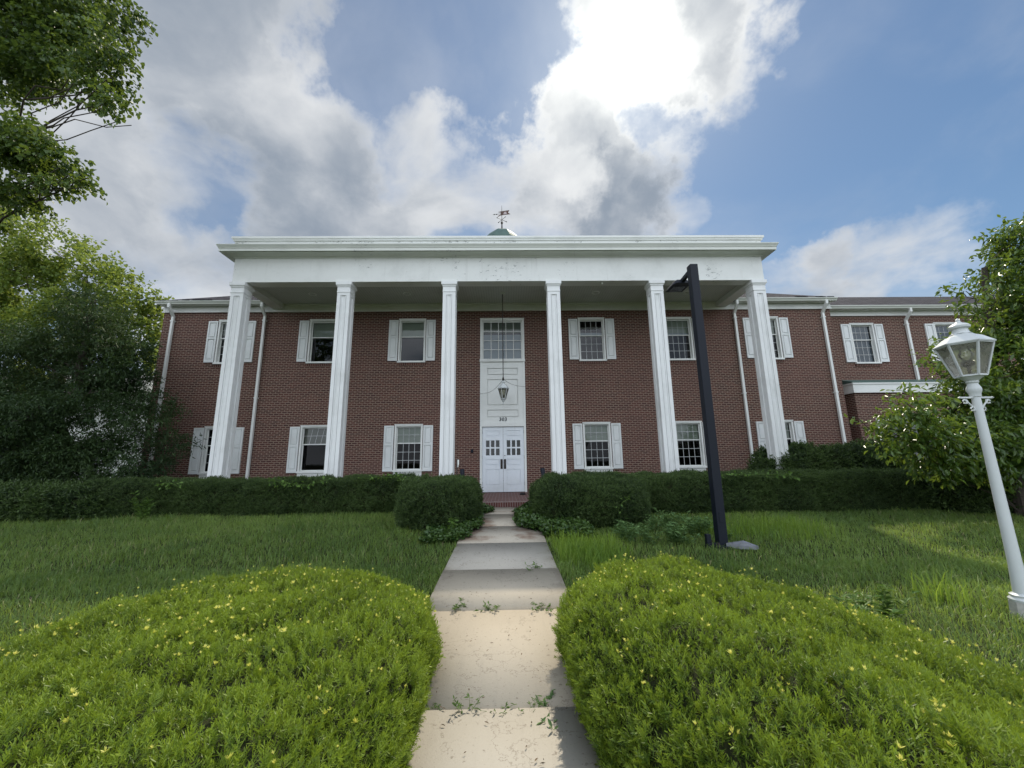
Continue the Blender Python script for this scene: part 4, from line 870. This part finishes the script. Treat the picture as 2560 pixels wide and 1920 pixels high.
hedge("yew_bush", "rounded dark yew bush ending the left row beside the brick step", mound(-1.52, 9.75, .92, 1.55, -.28, .97, 2.5), (YEWDK, TWIG), seed=23, cat='bush', group="rounded yew bushes beside the step", **hb)
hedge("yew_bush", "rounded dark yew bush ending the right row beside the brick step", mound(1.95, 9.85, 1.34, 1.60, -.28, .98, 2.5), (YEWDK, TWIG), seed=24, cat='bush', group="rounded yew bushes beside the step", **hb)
hs = dict(dens=520, size=.20, sprigs=SPRIG_F, lump=.18, lsc=2.2, upb=.25, depth=.16, spread=.6)
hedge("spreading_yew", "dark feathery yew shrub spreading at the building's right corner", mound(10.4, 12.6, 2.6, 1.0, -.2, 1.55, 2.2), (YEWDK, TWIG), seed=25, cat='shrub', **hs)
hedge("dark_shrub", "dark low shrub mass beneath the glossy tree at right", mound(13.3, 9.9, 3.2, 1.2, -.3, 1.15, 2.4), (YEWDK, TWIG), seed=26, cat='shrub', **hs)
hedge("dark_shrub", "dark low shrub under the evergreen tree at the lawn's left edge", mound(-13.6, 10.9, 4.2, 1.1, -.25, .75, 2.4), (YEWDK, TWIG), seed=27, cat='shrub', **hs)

# ------------------------------------------------------------------ lawn
def blades(n, xr, yr2, hmin, hmax, w, rng, keep, lean=1.05, dens=None):
    x = rng.uniform(*xr, n); y = rng.uniform(*yr2, n); k = keep(x, y, rng); x, y = x[k], y[k]; n = len(x)
    P = np.stack([x, y, zgv(y)-.03], 1); h = rng.uniform(hmin, hmax, n)*(.5+.6*vnoise(P, .9, 31)+.5*vnoise(P, 5.0, 32)); a = rng.uniform(0, 6.283, n)
    d = np.stack([np.cos(a), np.sin(a), np.zeros(n)], 1); s = np.stack([-np.sin(a+rng.normal(0, .6, n)), np.cos(a+rng.normal(0, .6, n)), np.zeros(n)], 1)
    b = rng.uniform(.1, 1.0, n)*lean; ws = w*rng.uniform(.6, 1.3, n); up = np.array([0, 0, 1.]); V = []
    for (t, k_, wf) in ((0, 0, 1), (.45, .16, .9), (.8, .55, .6), (1.0, 1.0, .12)):
        c = P+up*(h*t*(1-.30*b*k_))[:, None]+d*(h*b*k_)[:, None]; V += [c-s*(ws*wf/2)[:, None], c+s*(ws*wf/2)[:, None]]
    V = np.stack(V, 1).reshape(-1, 3); i = np.arange(n)*8; F = np.concatenate([np.stack([i+2*j, i+2*j+1, i+2*j+3, i+2*j+2], 1) for j in range(3)])
    pt = vnoise(P, .7, 41)*.6+vnoise(P, 2.5, 42)*.4; t = np.clip(.42+(pt-.5)*1.1+rng.normal(0, .22, n), 0, 1); t = np.where(rng.random(n) < .035, 1.3, t); return V, F, np.repeat(t, 8)
def lawn_keep(x, y, rng):
    e = .05*vnoise(np.stack([x, y, 0*x], 1), 4, 3)
    k = ((x < PX0-.02+e) | (x > PX1+.02-e)) & (np.abs(x) < 1.55*y+3.0)
    hl = ((x+1.975)/1.35)**4+((y-2.27)/2.0)**4 < .7; hr_ = ((x-2.0-.22*(2.1-y))/1.3)**4+((y-2.12)/2.15)**4 < .6
    return k & ~hl & ~hr_
_g = np.random.default_rng(5); parts = [blades(230000, (-9.5, 10.5), (.6, 6.0), .05, .115, .0058, _g, lawn_keep), blades(230000, (-16.5, 17), (5.5, 11.4), .05, .115, .0072, _g, lawn_keep), blades(60000, (-26, 26), (9.5, 15), .08, .18, .011, _g, lambda x, y, r: (np.abs(x) > 8))]
v, f, t = join(parts); tag(arr_mesh("grass", v, f, GRASSM, tint=t), "shaggy unmown lawn grass on both sides of the concrete path", "grass", kind='stuff')
def clump_keep(cx, cy, rx, ry): return lambda x, y, r: ((x-cx)/rx)**2+((y-cy)/ry)**2 < r.random(len(x))**1.6
parts = [blades(9000, (.7, 2.3), (5.2, 8.0), .13, .32, .008, _g, lambda x, y, r: (x > .78) & (((x-1.25)/.75)**2+((y-6.7)/1.15)**2 < r.random(len(x))**1.6), .7), blades(6000, (3.2, 6.6), (6.9, 9.1), .12, .28, .008, _g, clump_keep(4.9, 8.0, 1.6, 1.1), .6)]
v, f, t = join(parts); tag(arr_mesh("tall_grass", v, f, TALLM, tint=t), "taller bright yellow-green grass right of the path and behind the black pole", "grass", kind='stuff')
v, f, t = join([blades(1500, (4.3, 5.4), (3.9, 5.1), .16, .36, .008, _g, clump_keep(4.72, 4.55, .42, .35), .7)]); tag(arr_mesh("grass_tuft", v, f, TALLM, tint=t), "bright grass tuft growing behind the white lamp post's base", "grass tuft")

# ivy spilling over the edges of the path near the step
def ground_leaves(n, keep, xr, yr2, hmax, L, W, rng, m, name, label, cat, kind=None, lift=.02):
    x = rng.uniform(*xr, n); y = rng.uniform(*yr2, n); k = keep(x, y, rng); x, y = x[k], y[k]; n = len(x)
    P = np.stack([x, y, zgv(y)+lift], 1); P[:, 2] += hmax*(vnoise(P, 3.0, 51)*.7+.3)*rng.random(n)**.6
    d = unit(rng.normal(size=(n, 3))*np.array([1, 1, .35])); nr = unit(np.array([0, 0, 1.])+rng.normal(size=(n, 3))*.5); ll = L*rng.uniform(.6, 1.2, n)
    v, f = leaf_quads(P, d, nr, ll, W*ll/L); t = np.clip(.25+.5*vnoise(P, 2, 52)+rng.normal(0, .22, n), 0, 1)
    return tag(arr_mesh(name, v, f, m, tint=np.repeat(t, 6)), label, cat, kind=kind)
_i = np.random.default_rng(8)
ground_leaves(14000, lambda x, y, r: (x > .12+.62*np.clip(8.6-y, 0, 2)**1.0+.18*vnoise(np.stack([x, y, 0*x], 1), 3, 5)+.25*np.clip(y-9.8, 0, 2)) & (x < 1.6), (.0, 1.7), (7.35, 11.0), .22, .065, .062, _i, IVYM, "ivy", "ivy mat spilling onto the path from under the right bush", "ivy", 'stuff')
ground_leaves(9000, lambda x, y, r: (x < -.62-.22*np.clip(8.6-y, 0, 2)+.16*vnoise(np.stack([x, y, 0*x], 1), 3, 6)+.2*np.exp(-((y-10.4)/.35)**2)), (-1.5, -.3), (7.3, 11.0), .16, .065, .062, _i, IVYM, "ivy", "ivy fringe creeping over the path edge from under the left bush", "ivy", 'stuff')

# dry needles and scraps lying on the slabs
_l = np.random.default_rng(44); n = 260; P = np.stack([_l.uniform(PX0+.03, PX1-.03, n), 1.3+7.2*_l.random(n)**1.4, np.zeros(n)], 1); P[:, 2] = zgv(P[:, 1])+.036
d = unit(np.stack([_l.normal(size=n), _l.normal(size=n), .04*_l.normal(size=n)], 1)); ll = _l.uniform(.012, .035, n); v, f = leaf_quads(P, d, unit(np.array([0, 0, 1.])+_l.normal(size=(n, 3))*.1), ll, ll*.22+.002, .05)
tag(arr_mesh("litter", v, f, foliage("dry_litter", (.035, .025, .015), (.16, .11, .06), (.2, .14, .08), .1, .8, .1), tint=np.repeat(_l.random(n), 6)), "dry needles and leaf scraps scattered on the path slabs", "litter", kind='stuff')

# feathery weeds: stems with small leaves
def weed(name, label, x, y, h, n, leaf, rng, m, z=None, spread=.12, group=None, cat='weed', stems=4):
    z = zg(y) if z is None else z; root = thing(name, label, cat, (x, y, z), group); mb = MB(); P, Dd = [], []
    for s in range(stems):
        e = np.array([x+rng.normal()*spread, y+rng.normal()*spread, z+h*rng.uniform(.6, 1.05)]); b = np.array([x+rng.normal()*spread*.2, y+rng.normal()*spread*.2, z-.02])
        mb.tube([b, (b+e)/2+rng.normal(size=3)*.01, e], [.006*h+.0015, .004*h+.001, .001], 4)
        for q in range(n):
            f = rng.uniform(.1, 1.0); P.append(b+(e-b)*f); a = rng.uniform(0, 6.28); Dd.append((math.cos(a), math.sin(a), rng.uniform(-.1, .8)))
    mb.build("stem", WEEDST, root); P = np.array(P); Dd = unit(np.array(Dd)); k = len(P); ll = leaf*rng.uniform(.5, 1.15, k)
    v, f = leaf_quads(P, Dd, unit(np.array([0, 0, 1.])+rng.normal(size=(k, 3))*.4), ll, ll*.32); arr_mesh("leaves", v, f, m, root, tint=np.repeat(rng.random(k), 6)); return root
WEEDST = simple("weed_stem", (.08, .14, .03), .7, .2)
_w = np.random.default_rng(15)
weed("weed", "upright leafy weed in the nearest path joint, left of its middle", -.27, 2.90, .13, 9, .038, _w, WEEDM, None, .05, "weeds in the path joints", stems=4)
weed("weed", "flat spreading weed in the nearest path joint, at the right hedge's shadow", .27, 2.88, .035, 12, .055, _w, FERNM, None, .10, "weeds in the path joints", stems=6)
for (x, y, lb) in ((-.52, 4.48, "small grass-like tuft in the second path joint, beside the left hedge"), (-.20, 4.48, "tallest grass-like tuft in the second path joint, near its middle"), (.38, 4.47, "low green tuft in the second path joint, beside the right hedge")):
    weed("weed", lb, x, y, .06, 14, .045, _w, WEEDM, None, .08, "weeds in the path joints", stems=6)
weed("weed", "low sprig in the third path joint at its right end", .42, 5.76, .07, 10, .05, _w, WEEDM, None, .10, "weeds in the path joints", stems=6)
for k_, (x, lb) in enumerate(((-.50, "tiny weed sprig at the left end of the nearest path joint"), (-.02, "tiny weed sprig in the middle of the nearest path joint"), (.13, "tiny weed sprig just left of the flat spreading weed"))):
    weed("weed", lb, x, 2.90, .045, 8, .03, _w, WEEDM, None, .05, "weeds in the path joints", stems=5)
weed("weed", "tall leafy weed at the left path edge before the rounded bush", -1.02, 7.55, .48, 26, .10, _w, WEEDM, None, .07, "tall weeds", stems=3)
weed("weed", "tall pale weed standing before the left yew row", -8.7, 10.1, .62, 30, .13, _w, WEEDM, None, .14, "tall weeds", stems=5)
for q in range(18):
    x = 2.0+1.9*_w.random(); y = 6.9+1.6*_w.random()
    weed("feathery_weed", "grey-green feathery weed in the patch left of the black pole", x, y, .22+.12*_w.random(), 34, .085, _w, FERNM, None, .14, "feathery weed patch in the lawn", stems=6)
for q in range(3):
    weed("feathery_weed", "pale leafy weed beside the lawn end of the right foreground hedge", 3.1+.3*q, 3.9+.12*q, .30, 30, .085, _w, WEEDM, None, .10, "pale weeds behind the right hedge", stems=5)

# pale creepers on the dark hedges
def creeper(label, pts, rng, n, leaf=.09):
    root = thing("creeper", label, "creeper", pts[0], "pale creepers on the dark yews"); m = MB(); m.tube(pts, .006, 4); m.build("stem", WEEDST, root)
    P = []
    for q in range(n):
        j = rng.integers(0, len(pts)-1); f = rng.random(); P.append(np.array(pts[j])*(1-f)+np.array(pts[j+1])*f+rng.normal(size=3)*np.array([.12, .06, .05]))
    P = np.array(P); k = len(P); d = unit(rng.normal(size=(k, 3))+np.array([0, -.5, 0])); ll = leaf*rng.uniform(.5, 1.2, k)
    v, f = leaf_quads(P, d, unit(np.array([0, -.4, 1.])+rng.normal(size=(k, 3))*.4), ll, ll*.7); arr_mesh("leaves", v, f, WEEDM, root, tint=np.repeat(rng.random(k), 6))
_c2 = np.random.default_rng(19); zt_ = .66
creeper("pale green creeper on top of the left yew row, near the third column", [(-3.6, 10.5, .70), (-3.1, 10.5, .72), (-2.7, 10.5, .70), (-2.4, 10.5, .62)], _c2, 70)
creeper("pale green creeper trailing over the front of the left yew row at its middle", [(-5.9, 10.38, .68), (-5.5, 10.36, .60), (-5.0, 10.36, .55), (-4.5, 10.38, .68)], _c2, 80)
creeper("pale green creeper at the far left end of the yew row", [(-8.8, 10.40, .60), (-8.4, 10.38, .66), (-8.1, 10.36, .5)], _c2, 40)
creeper("pale green creeper on top of the right yew row behind the black pole", [(4.9, 9.9, .70), (5.6, 9.8, .70), (6.5, 9.8, .68), (7.1, 9.8, .62)], _c2, 80)
creeper("small pale creeper sprig on the front of the right rounded bush", [(2.25, 8.25, .10), (2.35, 8.22, .25), (2.5, 8.25, .32)], _c2, 18, .07)

# ------------------------------------------------------------------ trees
# overhanging shade tree, trunk outside the view on the left
A1 = [(-10.3,7.2,10.5,.9,.9,.55),(-9.5,7.0,10.35,.8,.8,.5),(-8.75,7.0,10.2,.65,.7,.5),(-8.3,6.9,9.6,.5,.6,.5),(-8.0,6.9,8.9,.36,.5,.45),(-8.45,7.0,8.8,.4,.5,.35),(-9.2,7.1,9.45,.6,.7,.35),(-10.0,7.2,9.45,.7,.8,.32),(-8.0,6.9,8.25,.30,.4,.32),(-7.72,6.9,8.25,.2,.3,.32),(-10.9,7.5,9.9,.9,.9,.7),(-11.4,7.5,11.2,1.2,1.2,.8),(-10.2,7.2,11.6,1.2,1.2,.7),(-8.9,7.0,11.2,.8,.9,.45)]
A2 = [(-9.3,7.0,7.3,.6,.8,.3),(-10.6,7.3,7.9,.7,.8,.5),(-9.9,7.1,6.6,.5,.7,.35),(-9.8,7.0,7.35,.55,.8,.42),(-9.2,7.0,6.98,.5,.7,.36),(-8.7,7.0,6.66,.36,.5,.26),(-8.42,7.0,6.62,.22,.35,.2),(-9.95,7.1,7.9,.42,.6,.3),(-9.45,7.0,6.4,.34,.5,.25),(-10.4,7.2,7.0,.6,.8,.5)]
tree("shade_tree", "large broad-leaved tree whose dark boughs hang into the upper left sky", (-13.2, 8.4, -.2), (-12.2, 8.0, 11.5), .42, A1+A2, OAK, 61, 270, .10, .075, 10, every=4, droop=.6, shell=.0, gap=.46, gsc=2.2, twig=.26)
B = [(-24.9,19.5,13.1,1.9,1.6,1.1),(-23.2,19.3,12.0,1.7,1.6,1.1),(-21.6,19.2,11.0,1.5,1.5,.9),(-24.3,19.3,10.3,2.0,1.8,1.1),(-22.3,19.2,9.6,1.9,1.7,1.1),(-19.9,19.1,10.1,1.3,1.4,.85),(-18.3,19.0,9.4,1.2,1.2,.75),(-17.0,19.0,9.0,.75,.9,.5),(-20.6,19.1,8.4,1.7,1.6,1.1),(-23.6,19.3,7.6,2.2,1.8,1.2),(-26.0,19.5,8.6,2.0,1.8,1.5),(-18.6,19.2,7.6,1.5,1.4,1.1),(-25.0,19.4,5.6,2.0,1.6,1.0),(-27,19.5,11.5,2,1.8,1.5),(-17.2,19.2,6.6,1.0,1.2,.9)]
tree("leafy_tree", "sunlit yellow-green leafy tree behind the dark evergreen at left", (-23.5, 20.2, -.2), (-22.0, 20.0, 10.5), .40, B, LIME, 62, 46, .18, .13, 9, droop=.2, shell=.1, gap=.49, gsc=1.0, twig=.5)
_e = np.random.default_rng(63); Cb = []
for (x, z, r) in ((-13.4,6.3,.55),(-13.7,5.6,.8),(-12.5,5.5,.65),(-12.0,4.8,.7),(-13.3,4.7,.9),(-14.6,5.0,.9),(-15.6,4.4,.9),(-11.7,4.0,.55),(-12.6,3.8,.85),(-13.9,3.7,1.0),(-15.2,3.3,1.0),(-11.3,3.0,.6),(-12.3,2.8,.9),(-13.6,2.6,1.0),(-15.0,2.2,1.0),(-10.9,2.35,.45),(-11.5,1.9,.7),(-12.6,1.6,1.0),(-14.0,1.4,1.0),(-15.4,1.2,1.0),(-10.5,1.75,.38),(-10.9,1.15,.6),(-11.8,.8,.8),(-13.0,.6,.9),(-14.4,.5,.9),(-15.8,.4,.9),(-16.4,2.6,.9),(-16.3,5.3,.8)):
    Cb.append((x, 12.2+_e.normal()*.35, z, r, .9, r*.55))
tree("evergreen_tree", "dark dense evergreen tree before the building's left corner", (-13.4, 12.4, -.2), (-13.3, 12.3, 6.4), .22, Cb, FIR, 64, 230, .12, .036, 13, droop=.35, shell=.0, gap=.27, gsc=1.9, twig=.36)
Db = [(12.2,8.6,5.5,.45,.6,.35),(11.65,8.5,5.0,.30,.5,.25),(12.2,8.7,4.5,.65,.8,.5),(10.75,8.5,4.75,.20,.25,.36),(11.75,8.6,3.9,.72,.8,.40),(11.1,8.5,4.25,.25,.4,.2),(12.3,8.8,3.5,.9,.9,.6),(11.5,8.5,3.0,.8,.9,.5),(10.5,8.3,2.95,.6,.7,.36),(9.55,8.2,3.2,.42,.5,.22),(9.05,8.1,3.15,.25,.3,.15),(11.0,8.3,2.2,.8,.9,.45),(10.1,8.2,2.2,.7,.8,.42),(9.2,8.1,2.3,.55,.7,.32),(8.3,8.0,2.05,.5,.6,.26),(7.5,7.95,1.8,.34,.45,.18),(12.0,8.4,2.0,.9,.9,.6),(10.9,8.2,1.35,.8,.8,.4),(9.9,8.2,1.4,.75,.8,.36),(8.9,8.1,1.5,.6,.7,.28),(8.0,8.0,1.5,.4,.5,.2),(11.9,8.4,1.3,.9,.9,.4),(13.0,8.8,2.6,1.0,1.0,.9),(13.0,8.8,4.6,.9,.9,.9),(12.9,8.6,6.3,.7,.7,.5),(9.6,8.3,1.0,.6,.6,.28),(8.7,8.1,1.15,.5,.6,.22),(10.6,8.3,.95,.7,.7,.3)]
tree("glossy_tree", "small glossy-leaved tree in front of the right wing, behind the lamp post", (11.4, 8.9, -.25), (11.8, 8.8, 5.6), .16, Db, GLOSSY, 65, 300, .145, .062, 8, droop=.6, shell=.0, gap=.45, gsc=1.8, twig=.34)
